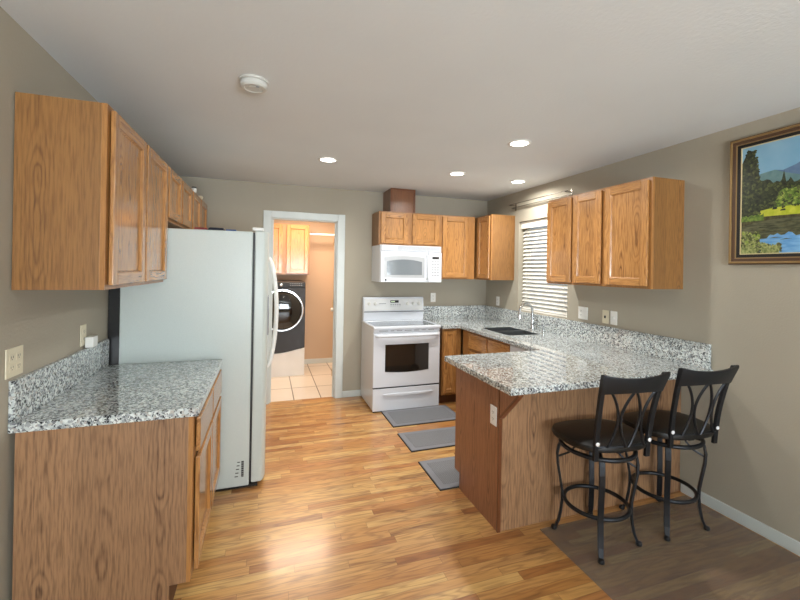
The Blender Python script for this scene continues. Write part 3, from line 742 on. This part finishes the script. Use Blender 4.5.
def arch(xa, xb, za, zb, rise, y0, y1, bm, n=12):
    # window that follows the bowed door
    prev = None
    up, lo, ub, lb = [], [], [], []
    for k in range(n+1):
        s = k/n; x = xa+(xb-xa)*s; z = zb+rise*(1-(2*s-1)**2); y = my(x)
        up.append(bm.verts.new((x, y+y0, z))); lo.append(bm.verts.new((x, y+y0, za))); ub.append(bm.verts.new((x, y+y1, z))); lb.append(bm.verts.new((x, y+y1, za)))
    for k in range(n):
        bm.faces.new((lo[k], lo[k+1], up[k+1], up[k])); bm.faces.new((lb[k], lb[k+1], ub[k+1], ub[k]))
        bm.faces.new((up[k], up[k+1], ub[k+1], ub[k])); bm.faces.new((lo[k], lo[k+1], lb[k+1], lb[k]))
    bm.faces.new((lo[0], up[0], ub[0], lb[0])); bm.faces.new((lo[n], up[n], ub[n], lb[n]))
bm = bmesh.new(); arch(-1.563, -1.070, 1.450, 1.684, 0.016, -0.0012, 0.004, bm); obj('window_frame', bm, plain('mw_frame_grey', rgb(176, 180, 184), 0.3), md)
bm = bmesh.new(); arch(-1.530, -1.103, 1.482, 1.634, 0.026, -0.003, 0.003, bm); obj('window', bm, M['mw_glass'], md)
bm = bmesh.new(); lathe(bm, [(0.013, 0.0), (0.013, -0.003), (0.010, -0.004)], (-1.540, my(-1.540), 1.424), 20, 'y'); obj('badge', bm, M['dark_line'], md)
bm = bmesh.new(); tube(bm, [(-1.037, my(-1.037)-0.001, 1.715), (-1.037, my(-1.037)-0.03, 1.70), (-1.037, my(-1.037)-0.04, 1.58), (-1.037, my(-1.037)-0.03, 1.45), (-1.037, my(-1.037)-0.001, 1.432)], 0.011, 12); obj('handle', bm, M['white'], md, smooth=True)
mp_ = box('control_panel', M['white'], dxs+0.003, MX1-0.004, MF-0.031, MF-0.001, dz0, dz1, t, bevel=0.005)
box('display', M['black'], -0.970, -0.885, MF-0.033, MF-0.0312, 1.672, 1.700, mp_)
bm = bmesh.new()
for r_ in range(6):
    for c_ in range(3): bx(bm, -0.977+0.034*c_, -0.953+0.034*c_, MF-0.0325, MF-0.0312, 1.635-0.032*r_, 1.649-0.032*r_)
obj('button', bm, M['grey_line'], mp_)

# ---------------------------------------------------------------- laundry room
t = thing('washing_machine', 'dark graphite front-loading washer on a white pedestal seen through the doorway', 'washing machine', (-2.62, 1.5, 0))
wx0, wx1, wy = -2.97, -2.282, 1.16
box('body', M['washer'], wx0, wx1, wy, 1.83, 0.38, 1.345, t, bevel=0.012)
bm = bmesh.new(); n = 16
poly = [(wx0, 1.262), (wx1, 1.262)] + [(wx1-(wx1-wx0)*k/n, 0.405-0.075*math.sin(PI*0.5*min(1, k/n*1.6))) for k in range(n+1)]
prism(bm, poly, 'y', wy-0.016, wy-0.001); fp = obj('front_panel', bm, M['washer'], t, bevel=0.004)
pd = bmesh.new(); bx(pd, wx0, wx1, wy+0.001, 1.83, 0.0, 0.379)
poly = [(wx0, 0.0), (wx1, 0.0)] + [(wx1-(wx1-wx0)*k/n, 0.398-0.075*math.sin(PI*0.5*min(1, k/n*1.6))) for k in range(n+1)]
prism(pd, poly, 'y', wy-0.018, wy); obj('pedestal', pd, M['pedestal'], t, bevel=0.004)
c_ = (-2.605, wy-0.016, 0.940)
bm = bmesh.new(); lathe(bm, [(0.306, 0.0), (0.306, -0.02), (0.294, -0.034), (0.276, -0.034), (0.264, -0.022), (0.264, 0.0)], c_, 56, 'y'); rg = obj('door_ring', bm, M['chrome'], t, smooth=True)
bm = bmesh.new(); lathe(bm, [(0.263, 0.0), (0.263, -0.02), (0.21, -0.05), (0.12, -0.066), (0.02, -0.07)], c_, 56, 'y'); obj('door_glass', bm, M['door_glass'], rg, smooth=True)
cpn = box('control_panel', M['dark_line'], wx0+0.01, wx1-0.01, wy-0.022, wy-0.001, 1.268, 1.335, t, bevel=0.004)
bm = bmesh.new(); lathe(bm, [(0.026, 0.0), (0.024, -0.02), (0.02, -0.022)], (-2.62, wy-0.0225, 1.302), 24, 'y'); obj('dial', bm, M['chrome'], cpn, smooth=True)
bm = bmesh.new()
for q in range(6): bx(bm, -2.50+0.03*q, -2.482+0.03*q, wy-0.0245, wy-0.0222, 1.285, 1.295); bx(bm, -2.50+0.03*q, -2.482+0.03*q, wy-0.0245, wy-0.0222, 1.31, 1.32)
obj('button', bm, M['grey_line'], cpn)
t = thing('closet_rod', 'white hanging rod on the laundry back wall right of the cabinet', 'rod', (-1.75, 1.56, 2.07))
bm = bmesh.new(); tube(bm, [(-2.197, 1.56, 2.068), (XR-0.012, 1.56, 2.068)], 0.017, 14); obj('rod', bm, M['white_plastic'], t, smooth=True)
bm = bmesh.new(); lathe(bm, [(0.035, -0.012), (0.035, 0.0), (0.022, 0.0)], (XR-0.0005, 1.56, 2.068), 20, 'x'); obj('flange', bm, M['white_plastic'], t, smooth=True)
t = thing('ceiling_light', 'rectangular glowing flush light on the laundry ceiling', 'ceiling light', (-2.24, 1.02, HC))
box('base', M['white_plastic'], -2.80, -1.68, 0.62, 1.20, HC-0.03, HC-0.0005, t, bevel=0.004)
box('diffuser', M['lamp_lens'], -2.77, -1.71, 0.65, 1.17, HC-0.075, HC-0.0305, t, bevel=0.02)
area('laundry_lamp', (-2.24, 0.91, HC-0.078), (0, 0, 0), 0.98, 0.46, LAUNDRY_POWER, LAUNDRY_COL)

# ---------------------------------------------------------------- ceiling: downlights, smoke detector
CANS = [(-2.323, -1.255, 'recessed ceiling light nearest the laundry doorway, leftmost of the four'),
        (-1.070, -1.240, 'recessed ceiling light in front of the range and its wall cabinets'),
        (-1.065, -2.259, 'recessed ceiling light over the peninsula, largest and nearest of the four'),
        (-0.327, -1.175, 'recessed ceiling light above the sink, closest to the window wall')]
c0 = None
for (x, y, lab) in CANS:
    if c0 is None:
        c0 = thing('recessed_light', lab, 'ceiling light', (x, y, HC), 0, 'recessed ceiling lights')
        bm = bmesh.new(); lathe(bm, [(0.084, -0.0004), (0.084, -0.004), (0.078, -0.007), (0.066, -0.007), (0.064, -0.0045), (0.064, -0.0004)], (0, 0, 0), 40); obj('trim_ring', bm, M['white_plastic'], c0, smooth=True, world=False)
        bm = bmesh.new(); lathe(bm, [(0.063, -0.0008), (0.063, -0.004), (0.05, -0.006)], (0, 0, 0), 40); obj('lens', bm, M['can_lens'], c0, smooth=True, world=False)
    else: dup(c0, (x, y, HC), None, lab)
    area('downlight_beam', (x, y, HC-0.010), (0, 0, 0), 0.11, 0.11, CAN_POWER, CAN_COL, 'DISK', math.radians(165))
t = thing('smoke_detector', 'round off-white smoke detector on the ceiling near the left cabinets', 'smoke detector', (-2.888, -2.60, HC))
sc_ = (-2.888, -2.60, HC)
bm = bmesh.new(); lathe(bm, [(0.071, -0.0005), (0.071, -0.010), (0.067, -0.012)], sc_, 40); obj('base', bm, M['detector'], t, smooth=True)
bm = bmesh.new(); lathe(bm, [(0.064, -0.0122), (0.066, -0.016), (0.066, -0.034), (0.058, -0.042), (0.045, -0.042), (0.043, -0.039), (0.03, -0.039), (0.028, -0.042), (0.006, -0.042)], sc_, 40); cv = obj('cover', bm, M['detector'], t, smooth=True)
bm = bmesh.new(); lathe(bm, [(0.009, -0.0422), (0.008, -0.045), (0.002, -0.0455)], (sc_[0]+0.02, sc_[1]-0.035, HC), 16); obj('test_button', bm, M['grey_line'], cv, smooth=True)

# ---------------------------------------------------------------- window blind and curtain rod
t = thing('window_blind', 'white horizontal slat blind lowered over the kitchen window', 'blind', (0.05, (WY0+WY1)/2, WZ0))
ya, yb = WY0+0.012, WY1-0.012
box('headrail', M['slat'], 0.036, 0.091, ya, yb, WZ1-0.052, WZ1-0.003, t, bevel=0.003)
box('valance', M['slat'], 0.024, 0.033, ya-0.006, yb+0.006, WZ1-0.085, WZ1-0.006, t, bevel=0.002)
bm = bmesh.new(); N = 21; zt_, zb_ = WZ1-0.112, WZ0+0.050; tl = math.radians(46)
for k in range(N):
    z = zt_ + (zb_-zt_)*k/(N-1); hw = 0.024; th = 0.0028
    dx, dzz = math.cos(tl)*hw, math.sin(tl)*hw
    # curved slat: room edge lower
    poly = []
    for s in (-1, 0, 1): poly.append((0.066+dx*s, z+dzz*s+0.003*(1-s*s)))
    for s in (1, 0, -1): poly.append((0.066+dx*s, z+dzz*s+0.003*(1-s*s)-th))
    prism(bm, poly, 'y', ya, yb)
obj('slats', bm, M['slat'], t)
box('bottom_rail', M['slat'], 0.044, 0.088, ya, yb, WZ0+0.004, WZ0+0.024, t, bevel=0.003)
for y in (ya+0.09, yb-0.09):
    for x in (0.0395, 0.0925):
        bm = bmesh.new(); tube(bm, [(x, y, WZ0+0.024), (x, y, WZ1-0.052)], 0.0016, 6); obj('ladder_cord', bm, M['slat'], t)
t = thing('curtain_rod', 'thin double curtain rod with bare brackets above the kitchen window', 'curtain rod', (-0.05, -1.2, 2.31))
for x, z in ((-0.075, 2.338), (-0.040, 2.303)):
    bm = bmesh.new(); tube(bm, [(x, -1.64, z), (x, -0.635, z)], 0.0048, 10); obj('rod', bm, M['nickel'], t, smooth=True)
for y in (-1.60, -0.665):
    bm = bmesh.new(); bx(bm, -0.004, -0.0005, y-0.012, y+0.012, 2.27, 2.36); bx(bm, -0.046, -0.004, y-0.005, y+0.005, 2.292, 2.2978); bx(bm, -0.082, -0.004, y-0.005, y+0.005, 2.327, 2.3328)
    obj('bracket', bm, M['nickel'], t)

# ---------------------------------------------------------------- outlets and switches
def plate(name, label, loc, rotz, w, kind, mat, group='wall outlets and switches'):
    """plate in local frame: wall at y = 0, faces -y"""
    t = thing(name, label, 'outlet' if 'outlet' in name else 'switch', loc, rotz, None)
    bm = bmesh.new(); bx(bm, -w/2, w/2, -0.006, -0.0006, -0.058, 0.058); obj('cover_plate', bm, mat, t, bevel=0.003, world=False)
    gangs = [0.0] if w < 0.1 else [-0.023, 0.023]
    for g, kd in zip(gangs, kind):
        bm = bmesh.new()
        if kd == 'o':
            for zz in (-0.020, 0.020): bx(bm, g-0.016, g+0.016, -0.0075, -0.0061, zz-0.0135, zz+0.0135)
            s = obj('socket', bm, mat, t, bevel=0.001, world=False); bm = bmesh.new()
            for zz in (-0.020, 0.020):
                bx(bm, g-0.008, g-0.0055, -0.0080, -0.0074, zz-0.002, zz+0.007); bx(bm, g+0.0055, g+0.008, -0.0080, -0.0074, zz-0.002, zz+0.007); bx(bm, g-0.002, g+0.002, -0.0080, -0.0074, zz-0.009, zz-0.005)
            obj('slot', bm, M['dark_line'], s, world=False)
        elif kd == 'r':
            bx(bm, g-0.016, g+0.016, -0.0085, -0.0061, -0.033, 0.033); obj('rocker', bm, mat, t, bevel=0.001, world=False)
        else:
            bx(bm, g-0.005, g+0.005, -0.016, -0.0061, -0.011, 0.011); obj('toggle', bm, M['dark_line'] if kd == 'd' else mat, t, bevel=0.001, world=False)
    return t
L_, R_ = PI/2, -PI/2
plate('wall_switch', 'ivory two-gang outlet plate on the left wall at the near end of the backsplash', (WL, -2.768, 1.150), L_, 0.116, 'oo', M['ivory'])
plate('wall_outlet', 'ivory outlet on the left wall with a white adapter plugged in beside the refrigerator', (WL, -2.135, 1.155), L_, 0.07, 'o', M['ivory'])
pl = thing('plug_adapter', 'white box-shaped plug adapter in the ivory outlet above the left backsplash', 'adapter', (WL+0.005, -2.105, 1.12))
box('body', M['white_plastic'], WL+0.0085, WL+0.048, -2.13, -2.065, 1.083, 1.142, pl, bevel=0.004)
plate('wall_outlet', 'white outlet on the back wall between the range and the corner', (-0.777, 0, 1.190), 0, 0.07, 'o', M['white_plastic'])
plate('wall_outlet', 'white outlet on the window wall under the corner cabinet', (0, -0.303, 1.160), R_, 0.07, 'o', M['white_plastic'])
plate('wall_switch', 'white two-gang plate right of the window blind, widest on that wall', (0, -1.775, 1.165), R_, 0.116, 'or', M['white_plastic'])
plate('wall_switch', 'yellowed ivory switch plate left of a white one under the wall cabinets', (0, -2.042, 1.160), R_, 0.07, 'd', M['ivory'])
plate('wall_outlet', 'white plate just right of the yellowed ivory switch', (0, -2.130, 1.160), R_, 0.07, 't', M['white_plastic'])
plate('wall_outlet', 'white outlet on the end panel of the peninsula', (PX, -2.672, 0.672), R_, 0.07, 'o', M['white_plastic'])

# ---------------------------------------------------------------- floor mats
def floor_mat(label, x0, x1, y0, y1):
    t = thing('floor_mat', label, 'mat', ((x0+x1)/2, (y0+y1)/2, 0), 0, 'grey kitchen mats')
    box('base', M['mat_edge'], x0, x1, y0, y1, 0.0006, 0.007, t)
    box('border', M['mat_border'], x0+0.006, x1-0.006, y0+0.006, y1-0.006, 0.0072, 0.0115, t, bevel=0.002)
    box('woven_top', M['mat'], x0+0.055, x1-0.055, y0+0.055, y1-0.055, 0.0117, 0.0128, t)
floor_mat('grey kitchen mat directly in front of the range', -1.622, -0.86, -1.055, -0.612)
floor_mat('grey kitchen mat in the middle of the row of three', -1.632, -0.87, -1.605, -1.215)
floor_mat('grey kitchen mat nearest, tucked beside the peninsula end', -1.642, -0.88, -2.222, -1.790)

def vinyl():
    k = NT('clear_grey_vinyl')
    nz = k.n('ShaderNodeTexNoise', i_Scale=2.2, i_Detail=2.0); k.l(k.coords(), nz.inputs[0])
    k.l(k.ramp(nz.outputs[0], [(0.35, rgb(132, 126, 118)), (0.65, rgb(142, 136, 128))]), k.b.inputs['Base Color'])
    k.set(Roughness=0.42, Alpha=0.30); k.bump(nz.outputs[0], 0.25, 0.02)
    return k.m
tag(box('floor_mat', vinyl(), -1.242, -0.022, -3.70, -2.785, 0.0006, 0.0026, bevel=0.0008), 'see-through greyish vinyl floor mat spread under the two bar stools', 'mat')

# ---------------------------------------------------------------- framed landscape
PY, PZ0, PZ1, PW = -3.035, 1.610, 2.398, 1.12
t = thing('framed_picture', 'landscape of lake and conifers in a gold frame on the right wall', 'picture', (0, PY-PW/2, PZ0))
gold = plain('frame_gold', rgb(150, 122, 78), 0.4, 0.3); brown = plain('frame_brown', rgb(88, 62, 42), 0.45); blk = plain('frame_black_liner', rgb(20, 19, 20), 0.5)
def ring(bm, o, i, xb, xf, mi):
    y0, y1, z0, z1 = PY-PW+o, PY-o, PZ0+o, PZ1-o; w = i-o
    for (a, b, c, d) in ((y0, y1, z0, z0+w), (y0, y1, z1-w, z1), (y0, y0+w, z0+w, z1-w), (y1-w, y1, z0+w, z1-w)): bx(bm, xf, xb, a, b, c, d, mi)
bm = bmesh.new(); ring(bm, 0, 0.007, -0.001, -0.022, 1); ring(bm, 0.007, 0.019, -0.001, -0.032, 0); ring(bm, 0.019, 0.037, -0.001, -0.026, 1); ring(bm, 0.037, 0.043, -0.001, -0.023, 0); obj('frame', bm, [gold, brown], t, bevel=0.002)
bm = bmesh.new(); ring(bm, 0.043, 0.062, -0.001, -0.018, 0); ring(bm, 0.062, 0.0675, -0.001, -0.0165, 1); obj('liner', bm, [blk, plain('fillet_cream', rgb(214, 196, 150), 0.4)], t)
q0 = 0.0675; AY, AZ, AW, AH = PY-q0, PZ0+q0, PW-2*q0, PZ1-PZ0-2*q0
def pic(k, c1, c2, sc=40.0, stretch=(1, 1, 1)):
    m = NT('print_'+k); nz = m.n('ShaderNodeTexNoise', i_Scale=sc, i_Detail=4.0); m.l(m.coords(0, stretch), nz.inputs[0])
    m.l(m.ramp(nz.outputs[0], [(0.36, c1), (0.64, c2)]), m.b.inputs['Base Color']); m.set(Roughness=0.35); return m.m
PM = [pic('sky', rgb(122, 172, 202), rgb(150, 190, 212), 3), pic('mountain', rgb(84, 112, 150), rgb(110, 136, 166), 14), pic('hills', rgb(92, 128, 132), rgb(112, 146, 146), 20),
      pic('dark_trees', rgb(24, 32, 18), rgb(62, 70, 38), 60), pic('green_trees', rgb(70, 100, 34), rgb(126, 152, 60), 60), pic('meadow', rgb(176, 188, 40), rgb(206, 208, 70), 30),
      pic('bank', rgb(58, 54, 34), rgb(96, 92, 54), 60), pic('water', rgb(62, 66, 44), rgb(104, 104, 76), 24, (1, 1, 4)), pic('blue_water', rgb(96, 156, 212), rgb(128, 182, 226), 18, (1, 1, 4)),
      pic('bush', rgb(96, 112, 56), rgb(176, 180, 116), 70), pic('olive', rgb(54, 66, 30), rgb(96, 104, 54), 60), pic('lime', rgb(120, 146, 52), rgb(164, 178, 84), 60)]
bm = bmesh.new(); lay = [0]
def shape(pts, mi):
    """pts in picture units: s across from the left edge (m), h up from the bottom (fraction)"""
    x = -0.0125 - 0.000004*lay[0]; lay[0] += 1
    vs_ = [bm.verts.new((x, AY - max(0, min(AW, s)), AZ + AH*max(0, min(1, h)))) for s, h in pts]
    bm.faces.new(vs_).material_index = mi
def jag(s0, s1, fn, amp, n, base):
    R = random.Random(int(s0*1000)+n)
    return [(s0, base)] + [(s0+(s1-s0)*k/n, fn(k/n)+R.uniform(-amp, amp)) for k in range(n+1)] + [(s1, base)]
shape([(0, 0), (AW, 0), (AW, 1), (0, 1)], 0)
shape([(0.13, 0.6), (0.13, 0.73), (0.17, 0.745), (0.21, 0.73), (0.27, 0.76), (0.34, 0.815), (0.42, 0.86), (0.50, 0.80), (0.58, 0.77), (0.7, 0.74), (AW, 0.70), (AW, 0.6)], 1)
shape([(0, 0.45), (0, 0.70), (0.12, 0.735), (0.17, 0.745), (0.23, 0.70), (0.30, 0.66), (0.5, 0.69), (0.75, 0.72), (AW, 0.70), (AW, 0.45)], 2)
shape(jag(0.0, AW, lambda s: 0.60+0.05*math.sin(9*s), 0.035, 60, 0.38), 3)
for c, w, h in ((0.215, 0.035, 0.72), (0.30, 0.03, 0.66), (0.44, 0.04, 0.70), (0.62, 0.04, 0.72), (0.8, 0.05, 0.75)):
    shape(jag(c-w, c+w, lambda s, h=h: 0.45+(h-0.45)*(1-abs(2*s-1)), 0.012, 16, 0.40), 3)
shape(jag(0.155, 0.36, lambda s: 0.40+0.17*math.sin(PI*s)**0.6, 0.02, 26, 0.38), 4); shape(jag(0.55, 0.8, lambda s: 0.40+0.15*math.sin(PI*s)**0.6, 0.02, 26, 0.38), 4)
shape([(0.08, 0.30), (0.08, 0.385), (0.16, 0.405), (0.4, 0.42), (AW, 0.42), (AW, 0.30)], 5)
shape(jag(0.2, 0.225, lambda s: 0.385, 0.004, 6, 0.372), 3)
shape([(0, 0.22), (0, 0.31), (0.10, 0.335), (0.3, 0.33), (AW, 0.335), (AW, 0.22)], 6)
shape([(0, 0), (0, 0.25), (0.08, 0.29), (0.2, 0.305), (AW, 0.31), (AW, 0)], 7)
shape(jag(0.10, 0.52, lambda s: 0.05+0.12*math.sin(PI*min(1, s*1.4+0.1))**0.5 if s < 0.62 else 0.06, 0.015, 24, 0.0), 8)
def crown(c, w, h0, h1, n, cols, seed, fn):
    R_ = random.Random(seed)
    for k in range(n):
        t_ = k/n; h = h0 + (h1-h0)*(1-t_) if k % 2 else h0 + (h1-h0)*R_.random()
        ww = w*fn((h-h0)/(h1-h0)); s0 = c + R_.uniform(-1, 1)*ww; r = R_.uniform(0.005, 0.012)
        m = R_.randint(5, 8); a0 = R_.random()*6
        shape([(max(0, s0 + r*R_.uniform(0.6, 1.3)*math.cos(a0+2*PI*q/m)), h + r*1.5*R_.uniform(0.6, 1.3)*math.sin(a0+2*PI*q/m)) for q in range(m)], R_.choice(cols))
prof_ = lambda t: (0.35 + 0.75*(1-t)**0.7) if t < 0.9 else 0.35
shape([(0.0, 0.30), (0.0, 0.86), (0.02, 0.93), (0.045, 0.97), (0.07, 0.90), (0.088, 0.78), (0.100, 0.62), (0.105, 0.42), (0.09, 0.30)], 3)
crown(0.048, 0.062, 0.36, 0.96, 300, [3, 3, 3, 10], 3, prof_)
crown(0.21, 0.09, 0.40, 0.62, 160, [3, 3, 10], 5, lambda t: 1.0)
crown(0.26, 0.10, 0.42, 0.56, 120, [4, 4, 10, 11], 8, lambda t: 1-0.5*t)
for k_ in range(60):
    R_ = random.Random(k_+50); s0 = R_.uniform(0, AW); h0_ = R_.uniform(0.10, 0.27); shape([(s0, h0_), (s0+R_.uniform(0.02, 0.08), h0_+0.004), (s0+0.03, h0_+0.010)], R_.choice([6, 3, 7]))
crown(0.05, 0.065, 0.0, 0.20, 150, [9, 9, 10, 11], 12, lambda t: 1-0.4*t); crown(0.15, 0.06, 0.0, 0.08, 60, [9, 10, 7], 15, lambda t: 1.0); shape(jag(0.0, 0.09, lambda s: 0.08-0.03*s, 0.025, 22, 0.0), 9); shape(jag(0.11, 0.2, lambda s: 0.10-0.04*s, 0.025, 16, 0.0), 9)
shape(jag(0.0, 0.12, lambda s: 0.345+0.015*s, 0.012, 14, 0.30), 4)
obj('print', bm, PM, t)
box('backing', blk, -0.0118, -0.001, AY-AW+0.001, AY-0.001, AZ+0.001, AZ+AH-0.001, t)

# ---------------------------------------------------------------- bar stools
def sup(a, b, n=40, e=3.2, taper=0.0):
    out = []
    for k in range(n):
        th = 2*PI*k/n; c, s = math.cos(th), math.sin(th)
        x = a*math.copysign(abs(c)**(2/e), c); y = b*math.copysign(abs(s)**(2/e), s)
        out.append((x*(1+taper*y/b), y))
    return out
def loft(bm, rings):
    R = [[bm.verts.new(p) for p in r] for r in rings]
    for A, B in zip(R, R[1:]):
        n = len(A)
        for k in range(n): bm.faces.new((A[k], A[(k+1) % n], B[(k+1) % n], B[k]))
    bm.faces.new(R[0][::-1]); bm.faces.new(R[-1])
def make_stool(label, loc, rot, leg_rot):
    t = thing('bar_stool', label, 'stool', loc, rot, 'black counter stools')
    # cushion: wider at the front (+y), domed
    bm = bmesh.new(); rg = []
    for (sc, z) in ((0.90, 0.588), (0.98, 0.594), (1.0, 0.608), (0.98, 0.624), (0.88, 0.632), (0.6, 0.637), (0.25, 0.638)):
        rg.append([(x, y, z) for x, y in ((a_-0.008, b_-0.030) for a_, b_ in sup(0.246*sc, 0.198*sc, 44, 2.8, 0.06))])
    loft(bm, rg); obj('seat', bm, M['leather'], t, smooth=True, world=False)
    # swivel plate and ring under the seat
    bm = bmesh.new(); lathe(bm, [(0.09, 0.556), (0.09, 0.566), (0.13, 0.568), (0.13, 0.587)], (0, 0, 0), 28); bx(bm, -0.175, 0.175, -0.02, 0.02, 0.570, 0.586); bx(bm, -0.02, 0.02, -0.185, 0.175, 0.5702, 0.5862)
    obj('swivel_plate', bm, M['iron'], t, world=False)
    bm = bmesh.new(); tube(bm, [(0.198*math.cos(2*PI*k/40), 0.198*math.sin(2*PI*k/40), 0.537) for k in range(40)], 0.0125, 10, True)
    for k in range(2):
        a = leg_rot-rot+k*PI/2; c, s = math.cos(a), math.sin(a); tube(bm, [(0.195*c, 0.195*s, 0.537), (0.1*c, 0.1*s, 0.55), (-0.1*c, -0.1*s, 0.55), (-0.195*c, -0.195*s, 0.537)], 0.009, 8)
    obj('seat_ring', bm, M['iron'], t, smooth=True, world=False)
    bm = bmesh.new(); tube(bm, [(0.172*math.cos(2*PI*k/44), 0.172*math.sin(2*PI*k/44), 0.205) for k in range(44)], 0.0115, 10, True)
    obj('foot_ring', bm, M['iron'], t, smooth=True, world=False)
    prof = [(0.192, 0.54), (0.206, 0.505), (0.214, 0.46), (0.211, 0.40), (0.197, 0.32), (0.185, 0.245), (0.183, 0.19), (0.189, 0.125), (0.200, 0.065), (0.217, 0.022), (0.226, 0.014)]
    for k in range(4):
        a = leg_rot-rot+k*PI/2; c, s = math.cos(a), math.sin(a)
        bm = bmesh.new()
        # flat-bar leg: wide across, thin radially, S curved
        L = []
        for i, (r, z) in enumerate(prof):
            w = 0.0155 if i < len(prof)-2 else 0.012; d = 0.0075
            L.append([(r*c + u*c*d - v*s*w, r*s + u*s*d + v*c*w, z) for u, v in ((-1,-1),(-1,0),(-1,1),(1,1),(1,0),(1,-1))])
        loft(bm, L)
        lg = obj('leg', bm, M['iron'], t, bevel=0.003, world=False)
        bm = bmesh.new(); lathe(bm, [(0.010, 0.0), (0.0165, 0.004), (0.0175, 0.013), (0.0145, 0.022), (0.006, 0.026)], (0.226*c, 0.226*s, 0), 16)
        obj('foot_glide', bm, M['black'], lg, smooth=True, world=False)
        bm = bmesh.new(); tube(bm, [(0.206*c, 0.206*s, 0.44), (0.15*c, 0.15*s, 0.47), (0.115*c, 0.115*s, 0.51), (0.10*c, 0.10*s, 0.555)], 0.006, 8); obj('brace', bm, M['iron'], lg, smooth=True, world=False)
    # back: posts lean back and flare outwards
    def post(s): # s 0..1 up the post
        x = 0.161 + 0.008*s + 0.018*s**3; y = -0.192 - 0.018*s - 0.070*s**2.0; return x, y, 0.545 + 0.480*s
    for sg in (-1, 1):
        bm = bmesh.new(); L = []
        for i in range(13):
            x, y, z = post(i/12); w, d = 0.0140, 0.0095
            L.append([(sg*x+u*w, y+v*d, z) for u, v in ((-1,-1),(1,-1),(1,1),(-1,1))])
        loft(bm, L); p = obj('back_post', bm, M['iron'], t, bevel=0.003, world=False)
        x, y, z = post(0.20); bm = bmesh.new(); lathe(bm, [(0.0105, -0.0096), (0.0105, -0.0135), (0.006, -0.0165)], (sg*x, y, z), 14, 'y'); obj('bolt', bm, M['bolt'], p, smooth=True, world=False)
    # curved top rail
    def rail(x, z):
        xt, yt, _ = post((z-0.545)/0.480); q = min(1, abs(x)/0.2); return yt - 0.004 - 0.030*(1-q*q)
    bm = bmesh.new(); n = 18; L = []
    for i in range(n+1):
        s = -1+2*i/n; xb = s*(post(0.80)[0]+0.013); xt = s*(post(1.0)[0]+0.014); zt = 1.008+0.020*abs(s)**2.2; zb = 0.918+0.008*(1-s*s)
        yb, yt = rail(xb, zb), rail(xt, zt)
        L.append([(xb, yb+0.010, zb), (xt, yt+0.010, zt-0.012), (xt, yt+0.001, zt), (xt, yt-0.012, zt), (xt, yt-0.013, zt-0.012), (xb, yb-0.006, zb)])
    loft(bm, L); obj('top_rail', bm, M['iron'], t, smooth=True, world=False)
    bm = bmesh.new(); tube(bm, [(s*0.166, post(0.17)[1]-0.022*(1-s*s), 0.622) for s in [-1+k/6 for k in range(13)]], 0.008, 8); obj('lower_rail', bm, M['iron'], t, smooth=True, world=False)
    for (cx_, sg) in ((-0.072, 1), (-0.056, -1), (0.056, 1), (0.072, -1)):
        bm = bmesh.new(); pts = []
        for k in range(15):
            s = k/14; z = 0.625+0.302*s; x = cx_ + sg*(-0.048 + 0.048*math.sin(PI*s)**0.9)
            x *= 0.93+0.17*s; pts.append((x, rail(x, z) if s > 0.05 else rail(x, z), z))
        tube(bm, pts, 0.0075, 8); obj('back_slat', bm, M['iron'], t, smooth=True, world=False)
    return t
make_stool('black swivel bar stool on the left, nearer the peninsula end', (-0.974, -2.942, 0.0028), math.radians(-6), math.radians(53))
make_stool('black swivel bar stool on the right, beside the wall', (-0.434, -2.938, 0.0028), math.radians(-5), math.radians(44))
